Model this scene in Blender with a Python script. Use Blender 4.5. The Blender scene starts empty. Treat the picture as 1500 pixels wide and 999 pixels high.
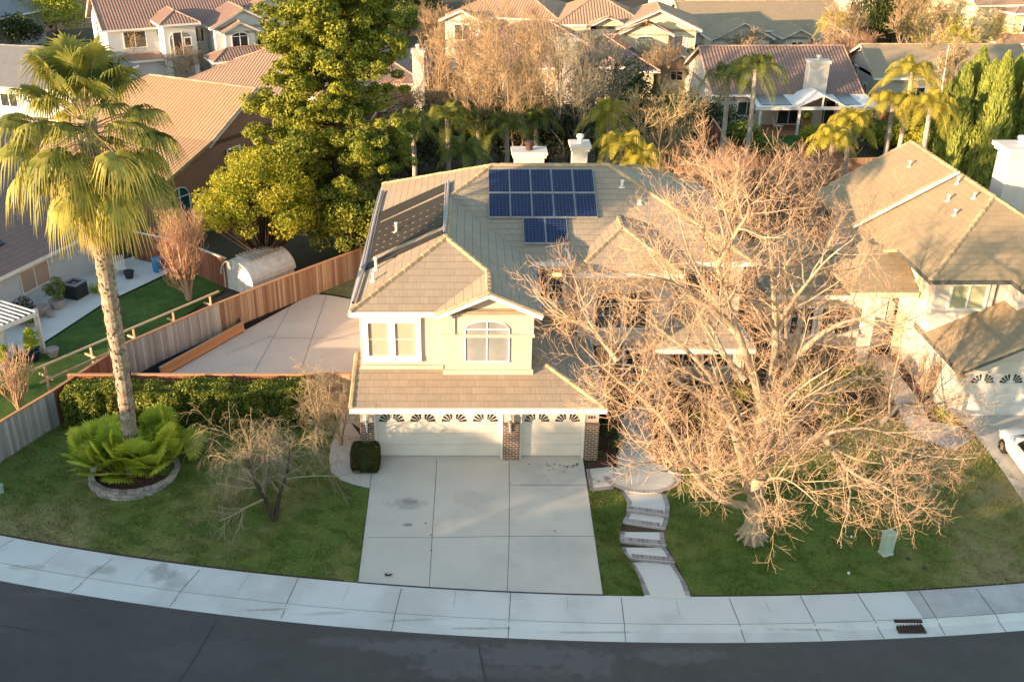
EXPO = 1.8
import bpy, math, random
import numpy as np
from math import radians as R, sin, cos, pi, hypot, atan2
random.seed(7)
RG = np.random.default_rng(11)
C = bpy.context.scene.collection
# ---------------------------------------------------------------- camera model (used to survey points of the real place)
CF, CT, CH, CPX, CPY = 1480.0, R(26), 21.9, 690.0, 499.5
cc, cs = cos(CT), sin(CT)
def P(u, v, z=0.0):            # point at height z seen at photo pixel (u, v)
    a = (v-CPY)/CF; h = CH-z
    Y = h*(cc-a*cs)/(cs+a*cc); d = cc*Y+cs*h
    return ((u-CPX)/CF*d, Y, z)
def Q(u, v, Y):                # point at distance Y
    a = (v-CPY)/CF
    h = Y*(cs+a*cc)/(cc-a*cs); d = cc*Y+cs*h
    return ((u-CPX)/CF*d, Y, CH-h)
# ---------------------------------------------------------------- terrain: lots on the inside of a curving street
RC = (7.58, 120.3); RB = 93.42
def rho(x, y): return np.hypot(np.asarray(x)-RC[0], np.asarray(y)-RC[1])-RB
def terr(x, y):
    r = rho(x, y)
    return np.interp(r, [-7.0, -5.6, 0, 1.35, 1.5, 1.62, 2.05, 2.25, 7.5, 12.5, 12.7, 14.2, 20, 40], [0, -.1, -.8, -.825, -.86, -.93, -.945, -.95, -.85, -.95, -.82, -.8, -.5, -.3])
def G(u, v, dz=0.0):
    z = 0.0
    for _ in range(12):
        p = P(u, v, z); z = float(terr(p[0], p[1]))
    return (p[0], p[1], z+dz)
def T(x, y, dz=0.0): return (x, y, float(terr(x, y))+dz)
# ---------------------------------------------------------------- mesh builder
def nrm(v):
    v = np.asarray(v, float); n = np.linalg.norm(v, axis=-1, keepdims=True); return v/np.maximum(n, 1e-9)
class B:
    def __init__(s): s.V = []; s.n = 0; s.F = []; s.A = []   # A: (faces ndarray K x k, mat, rnd)
    def add(s, pts): s.V.append(np.asarray(pts, float).reshape(-1, 3)); i = s.n; s.n += len(s.V[-1]); return i
    def poly(s, pts, m=0, r=None):
        i = s.add(pts); s.F.append((list(range(i, i+len(pts))), m, random.random() if r is None else r)); return s
    def arr(s, V, F, m=0, r=None):
        i = s.add(V); F = np.asarray(F, int)+i
        s.A.append((F, m, RG.random(len(F)) if r is None else np.broadcast_to(r, (len(F),)))); return s
    def box(s, a, b, m=0, r=None):
        x0, y0, z0 = a; x1, y1, z1 = b
        return s.hexa([(x0,y0,z0),(x1,y0,z0),(x1,y1,z0),(x0,y1,z0),(x0,y0,z1),(x1,y0,z1),(x1,y1,z1),(x0,y1,z1)], m, r)
    def hexa(s, p, m=0, r=None):
        i = s.add(p); r = random.random() if r is None else r
        for f in ((0,3,2,1),(4,5,6,7),(0,1,5,4),(1,2,6,5),(2,3,7,6),(3,0,4,7)): s.F.append(([i+k for k in f], m, r))
        return s
    def bar(s, a, b, w, h, m=0, r=None, up=(0,0,1)):   # beam of width w, height h between a and b (top centre line a-b at mid)
        a = np.array(a, float); b = np.array(b, float); t = nrm(b-a); sd = np.cross(t, up)
        if np.linalg.norm(sd) < 1e-6: sd = np.array((1., 0, 0))
        sd = nrm(sd); u = np.cross(sd, t); w2 = sd*w/2; h2 = u*h/2
        return s.hexa([a-w2-h2, a+w2-h2, b+w2-h2, b-w2-h2, a-w2+h2, a+w2+h2, b+w2+h2, b-w2+h2], m, r)
    def slab(s, pts, th, m=0, r=None, mb=None):         # polygon with thickness straight down
        n = len(pts); i = s.add(list(pts)+[(p[0], p[1], p[2]-th) for p in pts]); r = random.random() if r is None else r
        s.F.append((list(range(i, i+n)), m, r)); s.F.append((list(range(i+2*n-1, i+n-1, -1)), m if mb is None else mb, r))
        for k in range(n):
            j = (k+1) % n; s.F.append(([i+k, i+n+k, i+n+j, i+j], m if mb is None else mb, r))
        return s
    def prism(s, xy, z0, z1, m=0, r=None): return s.slab([(x, y, z1) for x, y in xy], z1-z0, m, r)
    def lathe(s, c, prof, n=16, m=0, r=None):
        a = np.arange(n)*2*pi/n; V = [[(c[0]+rr*cos(t), c[1]+rr*sin(t), c[2]+z) for t in a] for rr, z in prof]
        i = s.add(V); r = random.random() if r is None else r
        for k in range(len(prof)-1):
            for j in range(n):
                q = (j+1) % n; s.F.append(([i+k*n+j, i+k*n+q, i+(k+1)*n+q, i+(k+1)*n+j], m, r))
        if prof[0][0] > 0: s.F.append(([i+j for j in range(n)][::-1], m, r))
        if prof[-1][0] > 0: s.F.append(([i+(len(prof)-1)*n+j for j in range(n)], m, r))
        return s
    def tubes(s, Pt, Rd, sides=4, m=0, r=None):         # Pt K x n x 3, Rd K x n
        Pt = np.asarray(Pt, float); Rd = np.asarray(Rd, float)
        if Pt.ndim == 2: Pt = Pt[None]; Rd = Rd[None]
        K, n, _ = Pt.shape
        if K == 0: return s
        Tn = nrm(np.gradient(Pt, axis=1)); ref = np.where(np.abs(Tn[..., 2:3]) > .8, np.array([1., .1, 0]), np.array([0, .05, 1.]))
        ref = np.repeat(ref[:, :1], n, 1)
        S = nrm(np.cross(Tn, ref)); U = np.cross(S, Tn)
        a = np.arange(sides)*2*pi/sides
        V = Pt[:, :, None]+Rd[:, :, None, None]*(np.cos(a)[None, None, :, None]*S[:, :, None]+np.sin(a)[None, None, :, None]*U[:, :, None])
        idx = np.arange(K*n*sides).reshape(K, n, sides); q = np.roll(idx, -1, 2)
        F = np.stack([idx[:, :-1], q[:, :-1], q[:, 1:], idx[:, 1:]], -1).reshape(-1, 4)
        rr = RG.random(K) if r is None else np.broadcast_to(r, (K,))
        return s.arr(V, F, m, np.repeat(rr, (n-1)*sides))
    def quads(s, Cn, A, Bv, m=0, r=None, diamond=True): # leaf quads at Cn with half vectors A (length) and Bv (width)
        if diamond: V = np.stack([Cn-A, Cn+Bv-A*.15, Cn+A, Cn-Bv-A*.15], 1)
        else: V = np.stack([Cn-A-Bv, Cn-A+Bv, Cn+A+Bv, Cn+A-Bv], 1)
        return s.arr(V, np.arange(len(Cn)*4).reshape(-1, 4), m, r)
    def build(s, name, mats, parent=None, local=False, smooth=False, origin=None):
        if not isinstance(mats, (list, tuple)): mats = [mats]
        V = np.concatenate(s.V) if s.V else np.zeros((0, 3))
        if parent is not None and not local: V = to_local(parent, V)
        o_loc = (0, 0, 0)
        if parent is None and origin is not None: o_loc = origin; V = V-np.array(origin)
        ls, lt, lv, mi, rn = [], [], [], [], []
        for f, m, r in s.F: lv.append(np.array(f)); lt.append(np.array([len(f)])); mi.append(np.array([m])); rn.append(np.array([r]))
        for F, m, r in s.A:
            lv.append(F.ravel()); lt.append(np.full(len(F), F.shape[1])); mi.append(np.full(len(F), m)); rn.append(np.asarray(r, float))
        lv = np.concatenate(lv); lt = np.concatenate(lt); mi = np.concatenate(mi); rn = np.concatenate(rn)
        st = np.concatenate([[0], np.cumsum(lt)[:-1]])
        me = bpy.data.meshes.new(name); me.vertices.add(len(V)); me.vertices.foreach_set('co', V.ravel())
        me.loops.add(len(lv)); me.loops.foreach_set('vertex_index', lv.astype(np.int32))
        me.polygons.add(len(lt)); me.polygons.foreach_set('loop_start', st.astype(np.int32))
        me.polygons.foreach_set('material_index', mi.astype(np.int32))
        if smooth: me.polygons.foreach_set('use_smooth', np.ones(len(lt), bool))
        else: me.polygons.foreach_set('use_smooth', np.zeros(len(lt), bool))
        a = me.attributes.new('rnd', 'FLOAT', 'FACE'); a.data.foreach_set('value', rn.astype(np.float32))
        for m in mats: me.materials.append(m)
        me.update(calc_edges=True)
        if len(lt) < 60000:                              # planar uv in metres: u level along the face, v up the slope
            nn = np.zeros(len(lt)*3); me.polygons.foreach_get('normal', nn); nn = nn.reshape(-1, 3)
            ud = np.stack([-nn[:, 1], nn[:, 0], 0*nn[:, 0]], 1); flat = np.abs(nn[:, 2]) > .985
            ud = np.where(flat[:, None], [1., 0, 0], nrm(ud)); vd = np.cross(nn, ud); vd = np.where(flat[:, None], [0, 1., 0], vd)
            fi = np.repeat(np.arange(len(lt)), lt); co = V[lv]
            uv = np.stack([(co*ud[fi]).sum(1), (co*vd[fi]).sum(1)], 1)
            l = me.uv_layers.new(name='UVMap'); l.data.foreach_set('uv', uv.ravel().astype(np.float32))
        me.validate()
        o = bpy.data.objects.new(name, me); C.objects.link(o); o.location = o_loc
        if parent is not None: o.parent = parent; MX[o.name] = MX[parent.name]
        else: MX[o.name] = (np.array(o_loc, float), 0.0)
        return o
MX = {}
def to_local(parent, V):
    loc, rz = MX[parent.name]; V = V-loc; c, s_ = cos(-rz), sin(-rz)
    return np.stack([V[:, 0]*c-V[:, 1]*s_, V[:, 0]*s_+V[:, 1]*c, V[:, 2]], 1)
def tag(o, label=None, cat=None, group=None, kind=None):
    if label: o['label'] = label
    if cat: o['category'] = cat
    if group: o['group'] = group
    if kind: o['kind'] = kind
    return o
def thing(name, label, cat, loc=(0,0,0), rz=0.0, group=None):
    o = bpy.data.objects.new(name, None); C.objects.link(o); o.location = loc; o.rotation_euler = (0, 0, rz); o.empty_display_size = .3
    MX[o.name] = (np.array(loc, float), rz); return tag(o, label, cat, group)
KIDS = {}
def copy_thing(root, loc, rz=0.0, label=None, group=None, sc=1.0):
    def cp(o, par):
        c = o.copy(); C.objects.link(c)
        if par is not None: c.parent = par
        for ch in [q for q in bpy.data.objects if q.parent == o]: cp(ch, c)
        return c
    r = cp(root, None); r.location = loc; r.rotation_euler = (0, 0, rz); r.scale = (sc, sc, sc)
    if label: r['label'] = label
    if group: r['group'] = group
    return r
# ---------------------------------------------------------------- materials
def NT(m): return m.node_tree.nodes, m.node_tree.links
def newmat(name):
    m = bpy.data.materials.new(name); m.use_nodes = True; N, L = NT(m); bs = N['Principled BSDF']; return m, N, L, bs
def ramp(N, stops, interp='LINEAR'):
    r = N.new('ShaderNodeValToRGB'); e = r.color_ramp; e.interpolation = interp
    while len(e.elements) < len(stops): e.elements.new(.5)
    for el, (p, c) in zip(e.elements, stops): el.position = p; el.color = (*c, 1) if len(c) == 3 else c
    return r
def mathn(N, L, op, a, b=None, c=None):
    n = N.new('ShaderNodeMath'); n.operation = op
    for i, x in enumerate((a, b, c)):
        if x is None: continue
        if isinstance(x, (int, float)): n.inputs[i].default_value = x
        else: L.new(x, n.inputs[i])
    return n.outputs[0]
def mix(N, L, f, a, b, bt='MIX'):
    n = N.new('ShaderNodeMix'); n.data_type = 'RGBA'; n.blend_type = bt
    for s_, x in ((n.inputs[0], f), (n.inputs[6], a), (n.inputs[7], b)):
        if isinstance(x, (int, float)): s_.default_value = x
        elif isinstance(x, tuple): s_.default_value = (*x, 1)
        else: L.new(x, s_)
    return n.outputs[2]
def noise(N, L, co, sc, det=4, rough=.55):
    n = N.new('ShaderNodeTexNoise'); n.inputs['Scale'].default_value = sc; n.inputs['Detail'].default_value = det; n.inputs['Roughness'].default_value = rough
    L.new(co, n.inputs['Vector']); return n.outputs['Fac']
def bump(N, L, bs, h, st=.3, d=.02):
    b = N.new('ShaderNodeBump'); b.inputs['Strength'].default_value = st; b.inputs['Distance'].default_value = d
    L.new(h, b.inputs['Height']); L.new(b.outputs[0], bs.inputs['Normal']); return b
def mk(name, c1, c2=None, sc=1.5, rough=.8, bsc=40, bst=.15, rnd=0.0, spec=.3, metal=0, lo=.35, hi=.65, sc2=None, c3=None, bd=.01):
    m, N, L, bs = newmat(name); g = N.new('ShaderNodeNewGeometry').outputs['Position']
    c2 = c2 or tuple(x*.8 for x in c1)
    r = ramp(N, [(lo, c1), (hi, c2)]); L.new(noise(N, L, g, sc, 5), r.inputs[0]); col = r.outputs[0]
    if c3:
        f = ramp(N, [(.5, (0,0,0)), (.68, (1,1,1))]); L.new(noise(N, L, g, sc2 or sc*.35, 6), f.inputs[0]); col = mix(N, L, f.outputs[0], col, c3)
    if rnd:
        a = N.new('ShaderNodeAttribute'); a.attribute_name = 'rnd'
        k = mathn(N, L, 'MULTIPLY_ADD', a.outputs['Fac'], 2*rnd, 1-rnd)
        v = N.new('ShaderNodeVectorMath'); v.operation = 'SCALE'; L.new(col, v.inputs[0]); L.new(k, v.inputs['Scale']); col = v.outputs[0]
    L.new(col, bs.inputs['Base Color']); bs.inputs['Roughness'].default_value = rough; bs.inputs['Specular IOR Level'].default_value = spec; bs.inputs['Metallic'].default_value = metal
    if bst: bump(N, L, bs, noise(N, L, g, bsc, 3), bst, bd)
    return m
def roofmat(name, ca, cb, cj, course=.34, tile=.3, rib=0.0, moss=None):
    m, N, L, bs = newmat(name); uv = N.new('ShaderNodeUVMap'); uv.uv_map = 'UVMap'; sp = N.new('ShaderNodeSeparateXYZ'); L.new(uv.outputs[0], sp.inputs[0])
    g = N.new('ShaderNodeNewGeometry').outputs['Position']
    vr = mathn(N, L, 'DIVIDE', sp.outputs[1], course); row = mathn(N, L, 'FLOOR', vr); fv = mathn(N, L, 'FRACT', vr)
    off = mathn(N, L, 'MULTIPLY', mathn(N, L, 'MODULO', row, 2.0), .5) if not rib else 0.0
    ur = mathn(N, L, 'ADD', mathn(N, L, 'DIVIDE', sp.outputs[0], tile), off); colm = mathn(N, L, 'FLOOR', ur); fu = mathn(N, L, 'FRACT', ur)
    cb_ = N.new('ShaderNodeCombineXYZ'); L.new(colm, cb_.inputs[0]); L.new(row, cb_.inputs[1])
    wn = N.new('ShaderNodeTexWhiteNoise'); wn.noise_dimensions = '2D'; L.new(cb_.outputs[0], wn.inputs['Vector'])
    big = noise(N, L, g, .5, 5); f = mathn(N, L, 'MULTIPLY_ADD', wn.outputs['Value'], .5, mathn(N, L, 'MULTIPLY_ADD', big, 1.6, -.58))
    col = mix(N, L, mathn(N, L, 'MINIMUM', mathn(N, L, 'MAXIMUM', f, 0.0), 1.0), ca, cb)
    su = N.new('ShaderNodeCombineXYZ'); L.new(mathn(N, L, 'MULTIPLY', sp.outputs[0], 22.0), su.inputs[0]); L.new(mathn(N, L, 'MULTIPLY', sp.outputs[1], 1.6), su.inputs[1]); L.new(mathn(N, L, 'MULTIPLY', row, 3.7), su.inputs[2])
    fine = noise(N, L, su.outputs[0], 1.0, 4, .6); col = mix(N, L, mathn(N, L, 'MULTIPLY', fine, .55), col, tuple(x*.55 for x in cb))
    if moss:
        fr = ramp(N, [(.56, (0,0,0)), (.7, (1,1,1))]); L.new(noise(N, L, g, 1.3, 8, .7), fr.inputs[0]); col = mix(N, L, mathn(N, L, 'MULTIPLY', fr.outputs[0], .75), col, moss)
    jn = mathn(N, L, 'MULTIPLY', mathn(N, L, 'LESS_THAN', fv, .07), .6)
    col = mix(N, L, jn, col, cj)
    ju = mathn(N, L, 'LESS_THAN', fu, .05); col = mix(N, L, mathn(N, L, 'MULTIPLY', ju, .22 if not rib else .5), col, cj)
    L.new(col, bs.inputs['Base Color']); bs.inputs['Roughness'].default_value = .85; bs.inputs['Specular IOR Level'].default_value = .25
    h = mathn(N, L, 'SUBTRACT', 1.0, fv)
    h = mathn(N, L, 'ADD', h, mathn(N, L, 'MULTIPLY', fine, .3))
    h = mathn(N, L, 'ADD', h, mathn(N, L, 'MULTIPLY', wn.outputs['Value'], .25))
    if rib: h = mathn(N, L, 'ADD', h, mathn(N, L, 'MULTIPLY', mathn(N, L, 'ABSOLUTE', mathn(N, L, 'SINE', mathn(N, L, 'MULTIPLY', ur, pi))), rib))
    bump(N, L, bs, h, .9, .035); return m
def leafmat(name, ca, cb, tr=.3, rough=.55):
    m, N, L, bs = newmat(name); a = N.new('ShaderNodeAttribute'); a.attribute_name = 'rnd'
    g = N.new('ShaderNodeNewGeometry').outputs['Position']
    f = mathn(N, L, 'ADD', mathn(N, L, 'MULTIPLY', a.outputs['Fac'], .8), mathn(N, L, 'MULTIPLY_ADD', noise(N, L, g, 1.1, 4, .7), 1.5, -.65))
    r = ramp(N, [(.05, ca), (.95, cb)]); L.new(f, r.inputs[0])
    L.new(r.outputs[0], bs.inputs['Base Color']); bs.inputs['Roughness'].default_value = rough; bs.inputs['Specular IOR Level'].default_value = .25
    if tr:
        t = N.new('ShaderNodeBsdfTranslucent'); L.new(r.outputs[0], t.inputs[0]); mx = N.new('ShaderNodeMixShader'); mx.inputs[0].default_value = tr
        L.new(bs.outputs[0], mx.inputs[1]); L.new(t.outputs[0], mx.inputs[2]); L.new(mx.outputs[0], N['Material Output'].inputs[0])
    return m
def brickmat(name):
    m, N, L, bs = newmat(name); uv = N.new('ShaderNodeUVMap'); uv.uv_map = 'UVMap'
    b = N.new('ShaderNodeTexBrick'); L.new(uv.outputs[0], b.inputs['Vector']); b.inputs['Scale'].default_value = 1
    b.inputs['Brick Width'].default_value = .24; b.inputs['Row Height'].default_value = .085; b.inputs['Mortar Size'].default_value = .011; b.inputs['Mortar Smooth'].default_value = .1
    b.inputs['Color1'].default_value = (.10, .055, .04, 1); b.inputs['Color2'].default_value = (.045, .03, .028, 1); b.inputs['Mortar'].default_value = (.45, .38, .30, 1); b.inputs['Bias'].default_value = -.1
    L.new(b.outputs['Color'], bs.inputs['Base Color']); bs.inputs['Roughness'].default_value = .85
    bump(N, L, bs, mathn(N, L, 'SUBTRACT', 1.0, b.outputs['Fac']), .6, .01); return m
def groundmat(name, stops, sc=.6, fine=30, rough=.95, bst=.5, bd=.03, sc2=4.0):
    m, N, L, bs = newmat(name); g = N.new('ShaderNodeNewGeometry').outputs['Position']
    n1 = noise(N, L, g, sc, 6, .6); n2 = noise(N, L, g, sc2, 6, .7); n3 = noise(N, L, g, fine, 4, .7)
    f = mathn(N, L, 'ADD', mathn(N, L, 'MULTIPLY', n1, .55), mathn(N, L, 'ADD', mathn(N, L, 'MULTIPLY', n2, .25), mathn(N, L, 'MULTIPLY', n3, .2)))
    r = ramp(N, stops); L.new(f, r.inputs[0]); L.new(r.outputs[0], bs.inputs['Base Color']); bs.inputs['Roughness'].default_value = rough; bs.inputs['Specular IOR Level'].default_value = .2
    bump(N, L, bs, n3, bst, bd); return m
M = {}
M['roof_main'] = roofmat('concrete_shake', (.41,.335,.24), (.32,.265,.195), (.085,.075,.065), course=.37, tile=.33, moss=(.27,.22,.145))
M['cap_main'] = mk('ridge_cap', (.42,.31,.18), (.32,.24,.14), sc=2, rnd=.18)
M['roof_right'] = roofmat('tan_shingle', (.40,.31,.185), (.33,.255,.155), (.19,.155,.11), course=.3, tile=.6, moss=(.36,.30,.21))
M['roof_mauve'] = roofmat('mauve_tile', (.27,.18,.15), (.22,.145,.125), (.07,.05,.045), course=.33, tile=.3)
M['roof_tanS'] = roofmat('sand_barrel_tile', (.45,.28,.165), (.38,.235,.14), (.22,.14,.09), course=.42, tile=.28, rib=1.6)
M['roof_redS'] = roofmat('red_barrel_tile', (.31,.205,.165), (.25,.165,.135), (.10,.07,.06), course=.42, tile=.3, rib=1.6)
M['roof_orS'] = roofmat('orange_barrel_tile', (.47,.31,.20), (.39,.25,.165), (.18,.11,.075), course=.42, tile=.3, rib=1.4)
M['roof_grey'] = roofmat('grey_shake_tile', (.25,.25,.25), (.20,.205,.21), (.08,.08,.08))
M['roof_beige'] = roofmat('beige_flat_tile', (.40,.31,.2), (.33,.26,.17), (.15,.12,.09))
def stucco(n, c, d=None): M[n] = mk(n, c, d or tuple(x*.88 for x in c), sc=.7, rough=.9, bsc=60, bst=.35, lo=.3, hi=.7)
stucco('st_main', (.57,.455,.365)); stucco('st_mainlow', (.57,.47,.39)); stucco('st_white', (.60,.56,.50)); stucco('st_brown', (.30,.155,.10)); stucco('st_blue', (.55,.58,.6))
stucco('st_cream', (.66,.54,.36)); stucco('st_tan', (.55,.46,.34)); stucco('st_grey', (.42,.40,.36)); stucco('st_cool', (.60,.61,.60)); stucco('st_far', (.62,.57,.48))
M['trim'] = mk('white_trim', (.78,.75,.69), (.70,.67,.61), sc=3, rough=.5, bst=.05)
M['trimgrey'] = mk('grey_trim', (.10,.11,.11), sc=3, rough=.5, bst=.05)
M['gutterdark'] = mk('dark_gutter', (.05,.05,.05), sc=3, rough=.5, bst=0)
M['door'] = mk('garage_door_paint', (.70,.65,.57), (.64,.59,.52), sc=1.2, rough=.5, bst=.05)
M['cap_grey'] = mk('cap_grey', (.24,.24,.24), sc=2, rnd=.15); M['cap_red'] = mk('cap_red', (.40,.26,.18), (.32,.19,.14), sc=2, rnd=.15)
M['brick'] = brickmat('dark_brick')
M['blind'] = mk('blind', (.45,.315,.245), (.42,.295,.23), sc=2, rough=.8, bst=0)
M['shade'] = mk('sage_blind', (.36,.38,.24), (.33,.34,.22), sc=2, rough=.8, bst=0)
def glass(n, c, rough=.06, c2=None):
    m, N, L, bs = newmat(n); g = N.new('ShaderNodeNewGeometry').outputs['Position']; r = ramp(N, [(.35, c), (.65, c2 or tuple(x*.5 for x in c))]); L.new(noise(N, L, g, 1.2, 2), r.inputs[0])
    L.new(r.outputs[0], bs.inputs['Base Color']); bs.inputs['Roughness'].default_value = rough; bs.inputs['Specular IOR Level'].default_value = .8; M[n] = m
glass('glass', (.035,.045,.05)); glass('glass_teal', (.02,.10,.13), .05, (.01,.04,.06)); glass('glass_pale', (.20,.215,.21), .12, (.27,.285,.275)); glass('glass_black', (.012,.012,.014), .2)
M['concrete'] = mk('driveway_concrete', (.53,.515,.45), (.47,.455,.40), sc=.45, rough=.85, bsc=90, bst=.12, lo=.3, hi=.7, c3=(.40,.395,.36), sc2=.35)
M['concrete_side'] = mk('patio_concrete', (.52,.47,.41), (.46,.42,.37), sc=.5, rough=.85, bsc=90, bst=.1)
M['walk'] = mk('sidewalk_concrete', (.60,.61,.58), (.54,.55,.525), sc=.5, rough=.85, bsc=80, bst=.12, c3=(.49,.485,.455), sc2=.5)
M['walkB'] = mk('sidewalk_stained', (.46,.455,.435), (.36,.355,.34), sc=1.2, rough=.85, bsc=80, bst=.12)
M['joint'] = mk('joint', (.09,.085,.08), sc=5, bst=0); M['stain'] = mk('oil_stain', (.22,.21,.2), sc=5, bst=0)
M['asphalt'] = groundmat('asphalt', [(.3,(.064,.061,.057)),(.5,(.081,.077,.072)),(.7,(.104,.10,.094))], sc=.25, fine=60, bst=.35, bd=.01, sc2=2.0)
M['asphalt_patch'] = groundmat('asphalt_patch', [(.3,(.09,.09,.092)),(.7,(.14,.138,.136))], sc=.6, fine=50, bst=.3, bd=.01, sc2=3)
M['lawn'] = groundmat('lawn', [(.36,(.022,.045,.010)),(.47,(.045,.085,.018)),(.55,(.075,.11,.03)),(.64,(.17,.155,.07))], sc=.35, fine=25, sc2=1.6)
M['lawn_dry'] = groundmat('lawn_dry', [(.36,(.05,.08,.02)),(.46,(.11,.13,.045)),(.54,(.18,.165,.08)),(.64,(.24,.20,.12))], sc=.5, fine=22, sc2=1.8)
M['lawn_green'] = groundmat('lawn_green', [(.35,(.025,.06,.010)),(.55,(.055,.11,.02)),(.68,(.11,.15,.035))], sc=.5, fine=22, sc2=2)
M['soil'] = groundmat('yard_soil', [(.35,(.045,.035,.022)),(.5,(.08,.06,.04)),(.65,(.05,.06,.025))], sc=.4, fine=20)
M['mulch'] = groundmat('mulch', [(.35,(.05,.025,.018)),(.65,(.11,.055,.04))], sc=1, fine=25)
M['black'] = mk('black_mulch', (.010,.010,.010), sc=8, rough=.95, bsc=30, bst=.6)
M['paver'] = mk('mauve_paver', (.34,.30,.30), (.26,.23,.235), sc=8, rough=.85, bsc=40, bst=.2, rnd=.25)
M['ring_stone'] = mk('ring_stone', (.42,.38,.35), (.28,.25,.23), sc=5, rough=.9, bsc=25, bst=.5, rnd=.3)
def woodmat(n, c1, c2, c3):
    m, N, L, bs = newmat(n); g = N.new('ShaderNodeNewGeometry').outputs['Position']; a = N.new('ShaderNodeAttribute'); a.attribute_name = 'rnd'
    mp = N.new('ShaderNodeMapping'); mp.inputs['Scale'].default_value = (6, 6, .6); L.new(g, mp.inputs[0])
    f = mathn(N, L, 'ADD', mathn(N, L, 'MULTIPLY', a.outputs['Fac'], .6), mathn(N, L, 'MULTIPLY', noise(N, L, mp.outputs[0], 1.5, 5, .7), .5))
    r = ramp(N, [(.2, c1), (.55, c2), (.85, c3)]); L.new(f, r.inputs[0]); L.new(r.outputs[0], bs.inputs['Base Color']); bs.inputs['Roughness'].default_value = .85; M[n] = m
woodmat('fence', (.18,.10,.06), (.29,.175,.105), (.40,.30,.20)); woodmat('fence_grey', (.20,.19,.18), (.34,.32,.30), (.44,.42,.40)); woodmat('fence_red', (.16,.055,.03), (.22,.08,.045), (.27,.11,.06))
woodmat('board', (.36,.17,.08), (.42,.22,.11), (.46,.26,.14)); woodmat('trellis', (.36,.24,.14), (.46,.33,.2), (.52,.4,.27))
M['white_paint'] = mk('white_paint', (.74,.71,.66), sc=3, rough=.5, bst=0)
M['bark_pale'] = mk('pale_bark', (.44,.345,.24), (.27,.215,.155), sc=5, rough=.9, bsc=25, bst=.5, rnd=.1, bd=.02)
M['trunk_grey'] = mk('grey_bark', (.40,.35,.30), (.30,.26,.22), sc=4, rough=.9, bsc=20, bst=.6, bd=.02)
M['twig'] = mk('twig_tan', (.50,.35,.22), (.34,.23,.15), sc=2, rough=.85, bst=0, rnd=.25)
M['twig_pink'] = mk('twig_pink', (.42,.27,.17), (.34,.19,.12), sc=2, rough=.85, bst=0, rnd=.25)
M['twig_far'] = mk('twig_far', (.38,.28,.16), (.28,.20,.12), sc=1, rough=.9, bst=0, rnd=.25)
M['twig_grey'] = mk('twig_grey', (.34,.30,.22), (.25,.22,.16), sc=1, rough=.9, bst=0, rnd=.25)
M['twig_weep'] = mk('twig_weep', (.22,.20,.14), (.36,.28,.17), sc=.5, rough=.9, bst=0, rnd=.25)
M['twig_dry'] = mk('twig_dry', (.40,.31,.17), (.30,.24,.13), sc=2, rough=.9, bst=0, rnd=.25)
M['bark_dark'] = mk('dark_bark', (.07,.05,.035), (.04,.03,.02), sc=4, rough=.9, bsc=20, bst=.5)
M['palm_bark'] = mk('palm_bark', (.40,.34,.26), (.24,.19,.14), sc=6, rough=.95, bsc=14, bst=.6, rnd=.3, bd=.03)
M['palm_leaf'] = leafmat('palm_leaf', (.06,.10,.018), (.46,.42,.09), .3); M['palm_yel'] = leafmat('palm_yel', (.16,.16,.03), (.60,.46,.11), .3); M['palm_dead'] = leafmat('palm_dead', (.22,.15,.07), (.46,.35,.18), .15, .8)
M['palm_low'] = leafmat('palm_low', (.22,.33,.02), (.62,.64,.08), .4)
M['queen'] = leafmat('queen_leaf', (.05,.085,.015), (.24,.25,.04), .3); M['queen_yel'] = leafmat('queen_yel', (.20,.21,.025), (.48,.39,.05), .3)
M['conif'] = leafmat('conifer', (.045,.085,.013), (.33,.34,.038), .25, .7); M['broad'] = leafmat('broadleaf', (.16,.20,.015), (.46,.42,.04), .35)
M['cyp'] = leafmat('cypress', (.15,.20,.04), (.34,.38,.08), .25, .8); M['hedge'] = leafmat('hedge', (.05,.09,.014), (.26,.28,.04), .2)
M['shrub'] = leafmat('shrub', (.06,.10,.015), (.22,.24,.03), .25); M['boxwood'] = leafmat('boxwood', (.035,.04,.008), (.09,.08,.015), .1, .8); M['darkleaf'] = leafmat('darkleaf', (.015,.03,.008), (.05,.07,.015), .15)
M['metal'] = mk('grey_metal', (.42,.43,.43), sc=5, rough=.4, metal=.6, bst=0); M['ac'] = mk('ac_dark', (.035,.04,.045), sc=5, rough=.5, bst=0)
M['pipe'] = mk('pipe_grey', (.30,.29,.31), sc=4, rough=.5, bst=0); M['util'] = mk('utility_green', (.36,.47,.40), (.32,.42,.36), sc=3, rough=.6, bst=0)
M['terra'] = mk('terracotta', (.38,.18,.09), sc=5, bst=0); M['pot'] = mk('grey_pot', (.42,.36,.32), sc=5, bst=0); M['navy'] = mk('navy_pot', (.02,.025,.08), sc=5, rough=.3, bst=0)
M['rust'] = mk('rusty_iron', (.07,.04,.035), (.04,.025,.02), sc=8, rough=.8, bst=.2); M['bluep'] = mk('blue_plastic', (.05,.22,.42), sc=5, rough=.4, bst=0)
M['carw'] = mk('car_white', (.78,.77,.75), (.76,.75,.73), sc=1, rough=.18, bst=0, spec=.6); M['tyre'] = mk('tyre', (.02,.02,.02), sc=5, bst=0); M['rim'] = mk('rim', (.5,.45,.38), sc=5, rough=.3, metal=.7, bst=0); M['tail'] = mk('tail_red', (.4,.02,.02), sc=5, rough=.2, bst=0)
M['heater'] = mk('pool_heater', (.035,.032,.028), (.028,.025,.022), sc=3, rough=.6, bst=.1)
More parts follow.
